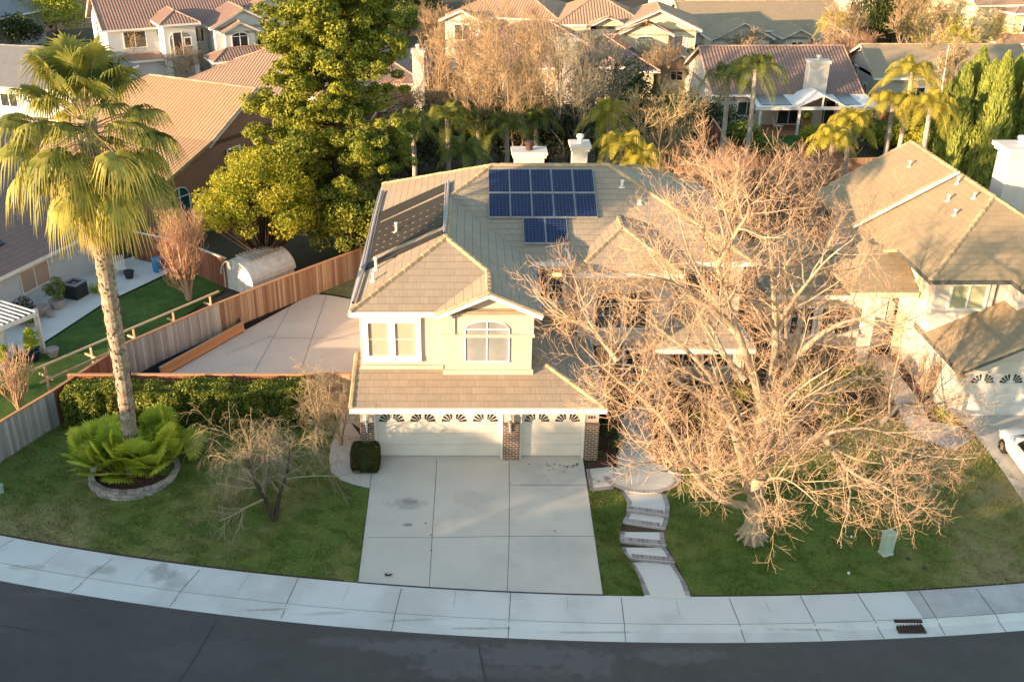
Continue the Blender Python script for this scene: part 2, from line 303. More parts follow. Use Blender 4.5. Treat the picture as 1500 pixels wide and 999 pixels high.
def pvmat():
    m, N, L, bs = newmat('solar_cells'); uv = N.new('ShaderNodeUVMap'); uv.uv_map = 'UVMap'
    b = N.new('ShaderNodeTexBrick'); b.offset = 0; L.new(uv.outputs[0], b.inputs['Vector']); b.inputs['Scale'].default_value = 1
    b.inputs['Brick Width'].default_value = .158; b.inputs['Row Height'].default_value = .158; b.inputs['Mortar Size'].default_value = .004
    b.inputs['Color1'].default_value = (.006,.012,.045,1); b.inputs['Color2'].default_value = (.009,.018,.06,1); b.inputs['Mortar'].default_value = (.11,.14,.20,1)
    L.new(b.outputs['Color'], bs.inputs['Base Color']); bs.inputs['Roughness'].default_value = .12; bs.inputs['Specular IOR Level'].default_value = .45; return m
M['pv'] = pvmat()
def lamp_mat():
    m, N, L, bs = newmat('lit_lamp'); bs.inputs['Emission Color'].default_value = (1,.5,.15,1); bs.inputs['Emission Strength'].default_value = 1.2; bs.inputs['Base Color'].default_value = (.6,.35,.15,1); return m
M['lamp'] = lamp_mat()
# ================================================================ ground, street, drives and paths
import bmesh
def drape(name, xy, dz, mat, kind='structure', flat=None, step=1.0, th=0.0, parent=None):
    bm = bmesh.new(); f = bm.faces.new([bm.verts.new((x, y, 0)) for x, y in xy])
    if f.normal.z < 0: bmesh.ops.reverse_faces(bm, faces=[f])
    bmesh.ops.triangulate(bm, faces=bm.faces[:])
    xs = [p[0] for p in xy]; ys = [p[1] for p in xy]
    for ax, lo, hi in ((0, min(xs), max(xs)), (1, min(ys), max(ys))):
        t = math.ceil(lo/step)*step
        while t < hi:
            n = (1,0,0) if ax == 0 else (0,1,0); c = (t,0,0) if ax == 0 else (0,t,0)
            bmesh.ops.bisect_plane(bm, geom=bm.verts[:]+bm.edges[:]+bm.faces[:], plane_co=c, plane_no=n); t += step
    bm.verts.ensure_lookup_table()
    co = np.array([v.co[:] for v in bm.verts]); z = terr(co[:, 0], co[:, 1])+dz if flat is None else np.full(len(co), flat)
    for v, q in zip(bm.verts, z): v.co.z = float(q)
    if th:
        r = bmesh.ops.extrude_face_region(bm, geom=bm.faces[:])
        for v in [g for g in r['geom'] if isinstance(g, bmesh.types.BMVert)]: v.co.z += 0
        low = set(bm.verts)-set(g for g in r['geom'] if isinstance(g, bmesh.types.BMVert))
        for v in low: v.co.z -= th
    bmesh.ops.recalc_face_normals(bm, faces=bm.faces[:])
    me = bpy.data.meshes.new(name); bm.to_mesh(me); bm.free()
    if not th:
        if sum(p.normal.z for p in me.polygons) < 0: me.flip_normals()
    me.materials.append(mat)
    o = bpy.data.objects.new(name, me); C.objects.link(o)
    if parent is not None:
        o.parent = parent; lc = MX[parent.name][0]; me.transform(__import__('mathutils').Matrix.Translation((-lc[0], -lc[1], -lc[2])))
    elif kind: o['kind'] = kind
    return o
def gxy(*px): return [G(u, v)[:2] for u, v in px]
def lawnmat(vary=0.0):
    m, N, L, bs = newmat('front_lawn'); g = N.new('ShaderNodeNewGeometry').outputs['Position']; sp = N.new('ShaderNodeSeparateXYZ'); L.new(g, sp.inputs[0])
    n1 = noise(N, L, g, .35, 6, .6); n2 = noise(N, L, g, 1.7, 6, .7); n3 = noise(N, L, g, 26, 4, .7)
    f = mathn(N, L, 'ADD', mathn(N, L, 'MULTIPLY', n1, .5), mathn(N, L, 'ADD', mathn(N, L, 'MULTIPLY', n2, .3), mathn(N, L, 'MULTIPLY', n3, .2)))
    mr = N.new('ShaderNodeMapRange'); L.new(sp.outputs[0], mr.inputs[0]); mr.inputs[1].default_value = 14; mr.inputs[2].default_value = 17.5; mr.inputs[4].default_value = .14
    cm = N.new('ShaderNodeVectorMath'); cm.operation = 'DISTANCE'; cx = N.new('ShaderNodeCombineXYZ'); L.new(sp.outputs[0], cx.inputs[0]); L.new(sp.outputs[1], cx.inputs[1]); L.new(cx.outputs[0], cm.inputs[0]); cm.inputs[1].default_value = (RC[0], RC[1], 0)
    m2 = N.new('ShaderNodeMapRange'); L.new(cm.outputs['Value'], m2.inputs[0]); m2.inputs[1].default_value = RB-4.5; m2.inputs[2].default_value = RB-.2; m2.inputs[4].default_value = .09
    m3 = N.new('ShaderNodeMapRange'); L.new(sp.outputs[0], m3.inputs[0]); m3.inputs[1].default_value = -4; m3.inputs[2].default_value = -11; m3.inputs[4].default_value = 1
    f = mathn(N, L, 'ADD', f, mr.outputs[0]); f = mathn(N, L, 'ADD', f, mathn(N, L, 'MULTIPLY', m2.outputs[0], m3.outputs[0]))
    f = mathn(N, L, 'ADD', f, mathn(N, L, 'MULTIPLY', m3.outputs[0], .012))
    if vary:
        at_ = N.new('ShaderNodeAttribute'); at_.attribute_name = 'rnd'; f = mathn(N, L, 'ADD', f, mathn(N, L, 'MULTIPLY_ADD', at_.outputs['Fac'], vary, -vary*.42))
    r = ramp(N, [(.38,(.065,.11,.02)),(.48,(.115,.17,.036)),(.54,(.125,.165,.036)),(.59,(.18,.19,.055)),(.66,(.26,.235,.10)),(.75,(.27,.22,.12))]); L.new(f, r.inputs[0]); L.new(r.outputs[0], bs.inputs['Base Color'])
    bs.inputs['Roughness'].default_value = .95; bs.inputs['Specular IOR Level'].default_value = .15; bump(N, L, bs, n3, .8, .03); return m
M['front_lawn'] = lawnmat(); M['blades'] = lawnmat(.22)
def spots(m, pts, col):              # soft worn areas of a surface round given places
    N, L = NT(m); bs = N['Principled BSDF']; src = bs.inputs['Base Color'].links[0].from_socket; g = N.new('ShaderNodeNewGeometry').outputs['Position']; nz = noise(N, L, g, 2.2, 6, .65); sp = N.new('ShaderNodeSeparateXYZ'); L.new(g, sp.inputs[0])
    for x, y, rx, ry, st in pts:
        dx = mathn(N, L, 'DIVIDE', mathn(N, L, 'SUBTRACT', sp.outputs[0], x), rx); dy = mathn(N, L, 'DIVIDE', mathn(N, L, 'SUBTRACT', sp.outputs[1], y), ry)
        d = mathn(N, L, 'SQRT', mathn(N, L, 'ADD', mathn(N, L, 'MULTIPLY', dx, dx), mathn(N, L, 'MULTIPLY', dy, dy))); d = mathn(N, L, 'ADD', d, mathn(N, L, 'MULTIPLY_ADD', nz, 2.4, -1.2))
        mr = N.new('ShaderNodeMapRange'); mr.interpolation_type = 'SMOOTHSTEP'; L.new(d, mr.inputs[0]); mr.inputs[1].default_value = 1.15; mr.inputs[2].default_value = .5; mr.inputs[3].default_value = 0; mr.inputs[4].default_value = st
        src = mix(N, L, mr.outputs[0], src, col)
    L.new(src, bs.inputs['Base Color'])
gp = lambda u, v: G(u, v)[:2]
spots(M['asphalt'], [(*gp(600,948), 1.8, .4, .75), (*gp(660,965), 1.3, .8, .65), (*gp(775,960), 1.9, .6, .7), (*gp(862,970), 1.0, .7, .6), (*gp(990,960), 1.7, .4, .6), (*gp(500,940), 1.2, .3, .5), (*gp(740,985), 3.5, .3, .4), (*gp(300,960), 2.5, .8, .2), (*gp(90,870), 2.0, .2, .35)], (.125,.122,.12))
spots(M['concrete'], [(*gp(595,738), .75, .4, .4), (*gp(596,769), .2, .12, .8), (*gp(690,730), .9, .5, .18), (*gp(1440,700), 1, 1, .2)], (.17,.165,.155)); spots(M['concrete'], [(*gp(600,735), .35, .16, .35)], (.11,.107,.10))
spots(M['walk'], [(*gp(150,835), .55, .28, .5), (*gp(235,838), .5, .5, .6), (*gp(255,850), .4, .5, .4), (*gp(40,830), .6, .15, .35)], (.27,.25,.22))
spots(M['walk'], [(*gp(390,893), .8, .05, .6), (*gp(700,920), 1.1, .05, .6), (*gp(600,908), 1.5, .04, .4), (*gp(880,926), 1.6, .05, .45), (*gp(1180,922), 1.2, .05, .5), (*gp(480,898), 1.0, .06, .35)], (.26,.21,.15))
def ground():
    xs = np.concatenate([np.linspace(-1200, -90, 12), np.arange(-80, 81, 2.0), np.linspace(90, 1200, 12)])
    ys = np.concatenate([np.linspace(-600, -50, 8), np.arange(-44, 70, 2.0), np.linspace(75, 2600, 40)])
    X, Y = np.meshgrid(xs, ys); r = rho(X, Y); Z = terr(X, Y)-.06-.14*((r > -2.5) & (r < 17))
    n, m_ = X.shape; idx = np.arange(n*m_).reshape(n, m_); F = np.stack([idx[:-1,:-1], idx[:-1,1:], idx[1:,1:], idx[1:,:-1]], -1).reshape(-1, 4)
    tag(B().arr(np.stack([X, Y, Z], -1), F).build('ground', M['soil']), kind='structure')
ground()
def ring(r0s, a0=-128, a1=-42, step=.4, dz=0.0):
    a = np.radians(np.arange(a0, a1+.01, step)); b = B()
    V = [[(RC[0]+(RB+r)*cos(t), RC[1]+(RB+r)*sin(t)) for t in a] for r in r0s]; V = np.array(V)
    Z = np.interp(r0s, [-.01, 0, 1.35, 1.5, 1.62, 2.05, 2.25, 7.5, 12.5, 12.51, 12.7, 14.2], [-.8, -.8, -.825, -.86, -.93, -.945, -.95, -.85, -.95, -.95, -.82, -.8])+dz
    V = np.concatenate([V, np.broadcast_to(Z[:, None, None], V.shape[:2]+(1,))], -1)
    n, k = V.shape[:2]; idx = np.arange(n*k).reshape(n, k); F = np.stack([idx[:-1,1:], idx[:-1,:-1], idx[1:,:-1], idx[1:,1:]], -1).reshape(-1, 4)
    return b, V.reshape(-1, 3), F[:, ::-1]
def ringobj(name, rs, mat, kind='structure', **k):
    b, V, F = ring(rs, **k); b.arr(V, F); return tag(b.build(name, mat, smooth=True), kind=kind)
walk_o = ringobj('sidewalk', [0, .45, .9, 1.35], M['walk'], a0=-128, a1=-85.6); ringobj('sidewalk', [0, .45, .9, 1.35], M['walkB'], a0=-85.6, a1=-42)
ringobj('kerb', [1.35, 1.5, 1.62], M['walk']); ringobj('gutter', [1.62, 2.05], M['walk'])
ringobj('road', [2.05, 2.25, 4, 6, 7.5, 9, 11, 12.5], M['asphalt']); ringobj('kerb', [12.51, 12.7], M['walk']); ringobj('sidewalk', [12.7, 14.2], M['walk'])
# expansion joints of the sidewalk, cut through kerb and gutter
def joints(name, segs, w=.022, mat='joint', dz=.005):
    b = B()
    for (x0, y0), (x1, y1) in segs:
        n = max(2, int(hypot(x1-x0, y1-y0)/.15)); t = nrm(np.array([x1-x0, y1-y0])); s_ = np.array([-t[1], t[0]])*w/2
        for k in range(n):
            a = np.array([x0, y0])+(np.array([x1-x0, y1-y0]))*k/n; c = np.array([x0, y0])+(np.array([x1-x0, y1-y0]))*(k+1)/n
            b.poly([T(*(a+s_), dz), T(*(a-s_), dz), T(*(c-s_), dz), T(*(c+s_), dz)])
    return tag(b.build(name, M[mat]), kind='structure')
sg = []
for u0, v0, u1, v1 in ((20,790,-20,812),(165,818,100,870),(293,834,248,888),(437,846,412,905),(588,862,573,925),(748,868,744,938),(910,875,917,942),(1068,876,1092,940),(1172,872,1204,938),(1255,868,1295,935),(1345,864,1385,930),(1430,862,1475,927)):
    sg.append((G(u0, v0)[:2], G(u1, v1)[:2]))
joints('sidewalk_joints', sg)
sg = []
a = np.radians(np.arange(-110, -65, .3))
for r_ in (1.33,):
    sg += [((RC[0]+(RB+r_)*cos(p), RC[1]+(RB+r_)*sin(p)), (RC[0]+(RB+r_)*cos(q), RC[1]+(RB+r_)*sin(q))) for p, q in zip(a[:-1], a[1:])]
joints('kerb_joint', sg, w=.012)
joints('sidewalk_score', [(G(u, v0)[:2], G(u+d, v1)[:2]) for u, v0, d, v1 in ((90,805,-32,832),(222,826,-25,850),(365,842,-17,865),(512,856,-10,880),(668,866,-4,888),(830,874,2,892),(990,878,6,900),(1120,878,9,898))], w=.008)
def blob(cx, cy, rx, ry, n=28, j=.25, rot=0.0, seed=1):
    g = np.random.default_rng(seed); ph = g.random(4)*6.28; out = []
    for k in range(n):
        t = 2*pi*k/n; r = 1+j*(.5*sin(2*t+ph[0])+.35*sin(3*t+ph[1])+.25*sin(5*t+ph[2])+.15*sin(9*t+ph[3])); x, y = rx*r*cos(t), ry*r*sin(t)
        out.append((cx+x*cos(rot)-y*sin(rot), cy+x*sin(rot)+y*cos(rot)))
    return out
joints('road_cracks', [(G(315,912)[:2], G(285,965)[:2]), (G(285,965)[:2], G(262,999)[:2]), (G(700,942)[:2], G(712,999)[:2]), (G(712,999)[:2], G(720,1040)[:2]), (G(0,915)[:2], G(60,925)[:2])], w=.05, mat='ac')
for k, (u, v, rx, ry) in enumerate(((390,768,.9,.35),(1310,1010,.3,.2))): pass
# storm drain
p = G(1332, 917)
dr = thing('storm_drain', 'rusty iron storm drain grate set in the gutter at the kerb', 'drain', (p[0], p[1], p[2]))
b = B(); b.box((p[0]-.45, p[1]-.30, p[2]-.30), (p[0]+.45, p[1]+.2, p[2]+.012)); b.build('pit_frame', M['rust'], dr)
b = B()
for k in range(9): b.box((p[0]-.40+k*.095, p[1]-.27, p[2]+.012), (p[0]-.36+k*.095, p[1]+.1, p[2]+.035))
b.box((p[0]-.45, p[1]+.1, p[2]+.012), (p[0]+.45, p[1]+.2, p[2]+.12)); b.build('grate', M['rust'], dr)
# ---- lawns
def arc(a0, a1, r, n=24): return [(RC[0]+(RB+r)*cos(R(t)), RC[1]+(RB+r)*sin(R(t))) for t in np.linspace(a0, a1, n)]
def angx(x, r=0.0): return -90+math.degrees(math.asin((x-RC[0])/(RB+r)))
DL, DR = -3.88, 4.46
wl = gxy((945,874),(935,845),(925,824),(912,806),(907,788),(910,770),(917,752),(919,735),(906,716),(900,700)); wr = gxy((1012,876),(1004,850),(994,832),(984,812),(974,795),(973,780),(979,762),(981,742),(975,722),(985,700))
lawnL = [(DL, RC[1]-math.sqrt(RB**2-(DL-RC[0])**2)+.0)]+[(DL, 33.2)]+[(-4.9, 34.4), (-7.0, 37.8), (-17.2, 38.0), (-19.6, 34.6), (-24, 28.5)]
lawnL = arc(angx(-24.5), angx(DL), -.02, 30)+[(DL, 32.4)]+gxy((518,710),(500,704),(485,692),(482,672),(486,648),(496,622),(500,600))+[(-5.6, 38.0), (-17.0, 38.0), (-19.8, 34.4), (-24.5, 30.4)]
drape('front_lawn', lawnL, .0, M['front_lawn'])
strip = [(DR, wl[0][1]), ]; strip = arc(angx(DR), angx(wl[0][0]), -.02, 5)+wl[1:-1]+[(DR, 33.0)]
drape('front_lawn', strip, .0, M['front_lawn'])
lawnR = arc(angx(wr[0][0]), angx(22.2), -.02, 24)+[(21.2, 33.2), (20.9, 36.3), (19.0, 36.9), (15.5, 38.5), (9.6, 36.6), (8.2, 34.0)]+wr[:0:-1]
drape('front_lawn', lawnR, .0, M['front_lawn'])
# soil edge between grass and sidewalk
b, V, F = ring([-.10, 0], a0=angx(-24), a1=angx(DL), dz=.012); b.arr(V, F); tag(b.build('lawn_edge', M['mulch']), kind='structure')
b, V, F = ring([-.07, 0], a0=angx(wr[0][0]), a1=angx(22), dz=.012); b.arr(V, F); tag(b.build('lawn_edge', M['mulch']), kind='structure')
# ---- driveway
dw = arc(angx(DL), angx(DR), -.01, 12)+[(DR, 33.2), (DR, 34.5), (DL, 34.5)]
drape('driveway', dw, .022, M['concrete'])
def gj(*px): q = gxy(*px); return list(zip(q[:-1], q[1:]))
joints('driveway_joints', gj((640,674),(636,740),(633,787),(629,861))+gj((746,676),(746,787),(743,867))+gj((538,788),(633,788),(745,786),(872,786))+gj((745,711),(858,711))+[((DL-.01, 34.3), (DL-.01, 27.6)), ((DR+.0, 33.9), (DR, 26.95))], w=.015, dz=.028)
joints('driveway_edge', [(a_, b_) for a_, b_ in zip(arc(angx(DL), angx(DR), -.012, 14)[:-1], arc(angx(DL), angx(DR), -.012, 14)[1:])], w=.03, dz=.03)
p = G(569, 841)
b = B(); b.lathe((p[0], p[1], p[2]+.024), [(.16, 0), (.16, .006), (.13, .006), (.13, .0)], 20); b.lathe((p[0], p[1], p[2]+.024), [(.06, 0), (.06, .008), (0, .008)], 16)
tag(b.build('cleanout_cover', M['metal'], origin=p), 'small round metal cleanout cover set in the lower driveway', 'cover')
b = B()
for k in range(34):
    u, v = random.uniform(800, 850), random.uniform(679, 693)
    if k > 24: u, v = random.uniform(560, 860), random.uniform(680, 820)
    p = G(u, v); a_ = random.random()*6; s_ = random.uniform(.03, .06); b.poly([(p[0]+s_*cos(a_+t)*(1 if i % 2 else .6), p[1]+s_*sin(a_+t)*(1 if i % 2 else .6), p[2]+.032+.01*(i % 2)) for i, t in enumerate((0, 1.57, 3.14, 4.7))])
tag(b.build('fallen_leaves', M['mulch']), 'dry brown leaves scattered on the driveway before the single garage door', 'leaves', kind='stuff')
# side pad by the left pillar
drape('side_path', [(DL-.02, 34.5), (DL-.02, 32.4)]+gxy((518,710),(500,704),(485,692),(482,672),(486,648),(496,622),(500,600)) , .016, M['concrete_side'])
# ---- curved front walk with steps
def tread(L_, R_, z, name='walk_tread'):
    xy = L_+R_[::-1]; b = B(); b.slab([(x, y, z) for x, y in xy], .30, 0, mb=0); return b
root = thing('stepped_walkway', 'curving concrete walkway with mauve paver borders and low steps beside the driveway', 'walkway', (*wl[5], -.4))
def lerp(pl, t):
    n = len(pl)-1; k = min(int(t*n), n-1); f = t*n-k; return (pl[k][0]+(pl[k+1][0]-pl[k][0])*f, pl[k][1]+(pl[k+1][1]-pl[k][1])*f)
cut = [0.0, .31, .47, .66, .77, 1.0]; zs = [-.74, -.61, -.47, -.33, -.18]
bt, bc = B(), B()
for k in range(5):
    ts = np.linspace(cut[k], cut[k+1], 8); Lp = [lerp(wl[:9], t) for t in ts]; Rp = [lerp(wr[:9], t) for t in ts]
    if k == 0: Lp[0] = (wl[0][0], wl[0][1]+.02); Rp[0] = (wr[0][0], wr[0][1]+.02)
    bt.slab([(x, y, zs[k]) for x, y in Lp+Rp[::-1]], .45); bp = B()
    bd = .17; I = []
    for a_, c_ in zip(Lp, Rp):
        d_ = nrm(np.array(c_)-np.array(a_)); I.append((tuple(np.array(a_)+d_*bd), tuple(np.array(c_)-d_*bd)))
    z = zs[k]+.004
    for q in range(7):                                            # side borders, brick by brick
        bp.poly([(*Lp[q], z), (*I[q][0], z), (*I[q+1][0], z), (*Lp[q+1], z)]); bp.poly([(*I[q][1], z), (*Rp[q], z), (*Rp[q+1], z), (*I[q+1][1], z)])
    if k > 0:                                                     # nosing row of upright bricks
        A0, A1 = np.array(I[0][0]), np.array(I[0][1]); dy = .24; n = 9
        for q in range(n):
            a_ = A0+(A1-A0)*(q+.04)/n; c_ = A0+(A1-A0)*(q+.96)/n; bp.poly([(a_[0], a_[1], z+.003), (c_[0], c_[1], z+.003), (c_[0], c_[1]+dy, z+.003), (a_[0], a_[1]+dy, z+.003)])
        a_, c_ = Lp[0], Rp[0]; bc.poly([(a_[0], a_[1]-.004, zs[k]-.02), (c_[0], c_[1]-.004, zs[k]-.02), (c_[0], c_[1]-.004, zs[k-1]), (a_[0], a_[1]-.004, zs[k-1])])
    bp.build('paver_border', M['paver'], root)
bt.build('treads', M['walk'], root); bc.build('riser', M['paver'], root)
pc = G(940, 697); b = B(); n = 30; rx, ry = 1.30, 1.02
b.slab([(pc[0]+rx*cos(2*pi*k/n), pc[1]+ry*sin(2*pi*k/n), -.04) for k in range(n)], .4); b.build('round_landing', M['concrete'], root)
b = B()
for k in range(n*2):
    t0, t1 = 2*pi*k/(2*n), 2*pi*(k+.92)/(2*n); b.poly([(pc[0]+q*cos(t)*rx, pc[1]+q*sin(t)*ry, -.034) for q, t in ((1.0, t0), (1.17, t0), (1.17, t1), (1.0, t1))][::-1])
b.build('landing_border', M['paver'], root)
tag(drape('paver_band', gxy((860,688),(898,684),(898,712),(866,716)), .03, M['concrete']), kind='structure')
tag(drape('paver_band', gxy((866,716),(898,712),(899,717),(867,721)), .036, M['paver']), kind='structure'); tag(drape('paver_band', gxy((858,688),(864,688),(870,720),(864,720)), .04, M['paver']), kind='structure')
tag(drape('entry_path', gxy((905,682),(905,640),(900,610),(925,600),(950,600),(952,640),(962,676)), .03, M['concrete']), kind='structure')
tag(drape('planting_bed', gxy((872,690),(880,600),(905,610),(903,684)), .02, M['mulch']), kind='structure')
tag(drape('planting_bed', gxy((960,678),(950,600),(1100,560),(1190,600),(1240,650),(1150,668),(1020,690)), .02, M['mulch']), kind='structure')
# ---- side yard drive, bed and back lawn patch
tag(drape('side_drive', gxy((240,553),(357,487),(357,474),(430,440),(455,431),(482,433),(516,439))+[(-4.40, 51.0), (-4.40, 36.2), (-5.6, 37.6)], .02, M['concrete_side']), kind='structure')
joints('side_drive_joints', gj((372,546),(402,492),(434,433))+gj((440,545),(478,434))+gj((393,495),(512,497))+gj((330,520),(400,492)), w=.02, dz=.026)
tag(drape('black_bed', gxy((200,550),(335,474),(352,480),(240,552)), .03, M['black']), kind='structure'); tag(drape('black_bed', gxy((353,474),(440,427),(458,431),(360,484)), .03, M['black']), kind='structure')
tag(drape('side_path', gxy((442,427),(500,395),(540,372),(548,378),(520,388),(462,425)), .03, M['mulch']), kind='structure')
tag(drape('side_lawn', gxy((462,428),(500,398),(535,382),(560,370),(560,440),(516,437),(484,431)), .02, M['lawn_dry']), kind='structure')
# ---- left neighbour yard, right neighbour drive and path
tag(drape('neighbour_lawn', gxy((60,508),(150,448),(250,402),(275,392),(330,425),(250,475),(175,512),(80,575),(0,640),(-60,660),(-60,560)), .02, M['lawn_green']), kind='structure')
tag(drape('neighbour_patio', gxy((-60,560),(60,505),(150,446),(252,398),(210,372),(120,400),(0,470),(-80,520)), .03, M['walk']), kind='structure')
tag(drape('neighbour_drive', [(20.5, 37.6), (27.5, 37.6), (27.5, RC[1]-math.sqrt(RB**2-(27.5-RC[0])**2)), (22.4, RC[1]-math.sqrt(RB**2-(22.4-RC[0])**2)), G(1500,737)[:2]+(), (20.9, 36.6)], .02, M['concrete']), kind='structure')
tag(drape('neighbour_path', gxy((1268,538),(1300,565),(1318,605),(1335,640),(1400,660),(1425,642),(1398,622),(1362,618),(1345,585),(1318,550),(1312,520),(1275,520)), .022, M['concrete_side']), kind='structure')
tag(drape('planting_bed', gxy((1318,548),(1345,583),(1364,616),(1397,618),(1396,606),(1345,556),(1318,535)), .03, M['mulch']), kind='structure')
tag(drape('rear_patio', gxy((1075,220),(1240,220),(1280,180),(1080,180)), .02, M['board']), kind='structure')
# ---- front lawn blades
def blades(name, poly, n, h=.055):
    poly = np.array(poly); lo, hi = poly.min(0), poly.max(0); X = RG.random((n, 2))*(hi-lo)+lo
    ins = np.zeros(n, bool); j = len(poly)-1
    for i in range(len(poly)):
        a_, c_ = poly[i], poly[j]; cnd = ((a_[1] > X[:, 1]) != (c_[1] > X[:, 1])) & (X[:, 0] < (c_[0]-a_[0])*(X[:, 1]-a_[1])/(c_[1]-a_[1]+1e-12)+a_[0]); ins ^= cnd; j = i
    X = X[ins]; z = terr(X[:, 0], X[:, 1]); k = len(X); t = RG.random(k)*6.28; w = RG.uniform(.010, .022, k); hh = RG.uniform(.3, 1.2, k)*h*(.6+.8*(np.sin(X[:, 0]*3.1+np.sin(X[:, 1]*2.3)*2)*np.sin(X[:, 1]*3.7+X[:, 0]) > 0)); ln = RG.uniform(-.03, .03, (k, 2))
    P0 = np.stack([X[:, 0]-w*np.cos(t), X[:, 1]-w*np.sin(t), z], 1); P1 = np.stack([X[:, 0]+w*np.cos(t), X[:, 1]+w*np.sin(t), z], 1); P2 = np.stack([X[:, 0]+ln[:, 0], X[:, 1]+ln[:, 1], z+hh], 1)
    b = B(); b.arr(np.stack([P0, P1, P2], 1), np.arange(k*3).reshape(-1, 3)); return tag(b.build(name, M['blades']), kind='stuff')
blades('grass', lawnL, 150000); blades('grass', lawnR, 110000); blades('grass', strip, 12000)
# ================================================================ building helpers
def window(par, p, dx, w, h, cols=2, rows=1, trim=.09, tm='trim', gm='glass', arch=0.0, local=True, mun=None, depth=.06, sash=.035, blind=None):
    p = np.array(p, float); dx = np.array([dx[0], dx[1], 0.]); n = np.array([dx[1], -dx[0], 0.]); up = np.array([0, 0, 1.])
    def pt(u, v, o): return p+dx*u+up*v+n*o
    def rect(b, u0, v0, u1, v1, o0, o1, m=0):
        b.hexa([pt(u0,v0,o0), pt(u1,v0,o0), pt(u1,v0,o1), pt(u0,v0,o1), pt(u0,v1,o0), pt(u1,v1,o0), pt(u1,v1,o1), pt(u0,v1,o1)], m)
    b = B(); t = trim; n_ = 12
    def top(u, e=0.0):
        if not arch: return h
        x = (u-w/2)/(w/2); return h+arch*math.sqrt(max(0, 1-x*x*.98))+e
    rect(b, -t, -t*1.15, w+t, 0, 0, depth+.02); rect(b, -t, 0, 0, h, 0, depth); rect(b, w, 0, w+t, h, 0, depth)
    if arch:
        for k in range(n_):
            u0, u1 = w*k/n_, w*(k+1)/n_; a0, a1 = top(u0), top(u1); 
            b.hexa([pt(u0,a0,0), pt(u1,a1,0), pt(u1,a1,depth), pt(u0,a0,depth), pt(u0,a0+t,0), pt(u1,a1+t,0), pt(u1,a1+t,depth), pt(u0,a0+t,depth)])
        rect(b, -t, h, 0, h+t, 0, depth); rect(b, w, h, w+t, h+t, 0, depth)
        rect(b, 0, h-.03, w, h+.02, 0, depth*.7)
    else: rect(b, -t, h, w+t, h+t, 0, depth)
    for k in range(1, cols): rect(b, w*k/cols-sash, 0, w*k/cols+sash, top(w*k/cols) if arch else h, 0, depth*.8)
    for k in range(1, rows): rect(b, 0, h*k/rows-sash*.7, w, h*k/rows+sash*.7, 0, depth*.7)
    if mun:
        for k in range(1, mun[0]*cols): rect(b, w*k/(mun[0]*cols)-.012, 0, w*k/(mun[0]*cols)+.012, h, 0, depth*.45)
        for k in range(1, mun[1]): rect(b, 0, h*k/mun[1]-.012, w, h*k/mun[1]+.012, 0, depth*.45)
    o = b.build('window', M[tm], par, local=local)
    b = B()
    if arch: b.poly([pt(0,0,.015), pt(w,0,.015), pt(w,h,.015)]+[pt(w*(1-k/n_), top(w*(1-k/n_)), .015) for k in range(1, n_)]+[pt(0,h,.015)])
    else: b.poly([pt(0,0,.015), pt(w,0,.015), pt(w,h,.015), pt(0,h,.015)])
    b.build('pane', M[gm], o, local=local)
    return o
def caps(b, a, c, w=.26, step=.36, h=.07):
    a = np.array(a, float); c = np.array(c, float); L_ = np.linalg.norm(c-a); n = max(1, int(L_/step))
    for k in range(n):
        p0 = a+(c-a)*k/n; p1 = a+(c-a)*(k+1.06)/n; j = random.uniform(-.008, .008)
        p0 = p0+[0, 0, .045+j]; p1 = p1+[0, 0, .02+j]
        t = nrm(p1-p0); s_ = nrm(np.cross(t, (0, 0, 1)))*w/2; d = np.array([0, 0, h])
        b.hexa([p0-s_-d, p0+s_-d, p1+s_-d, p1-s_-d, p0-s_*.45+d*.35, p0+s_*.45+d*.35, p1+s_*.45+d*.35, p1-s_*.45+d*.35])
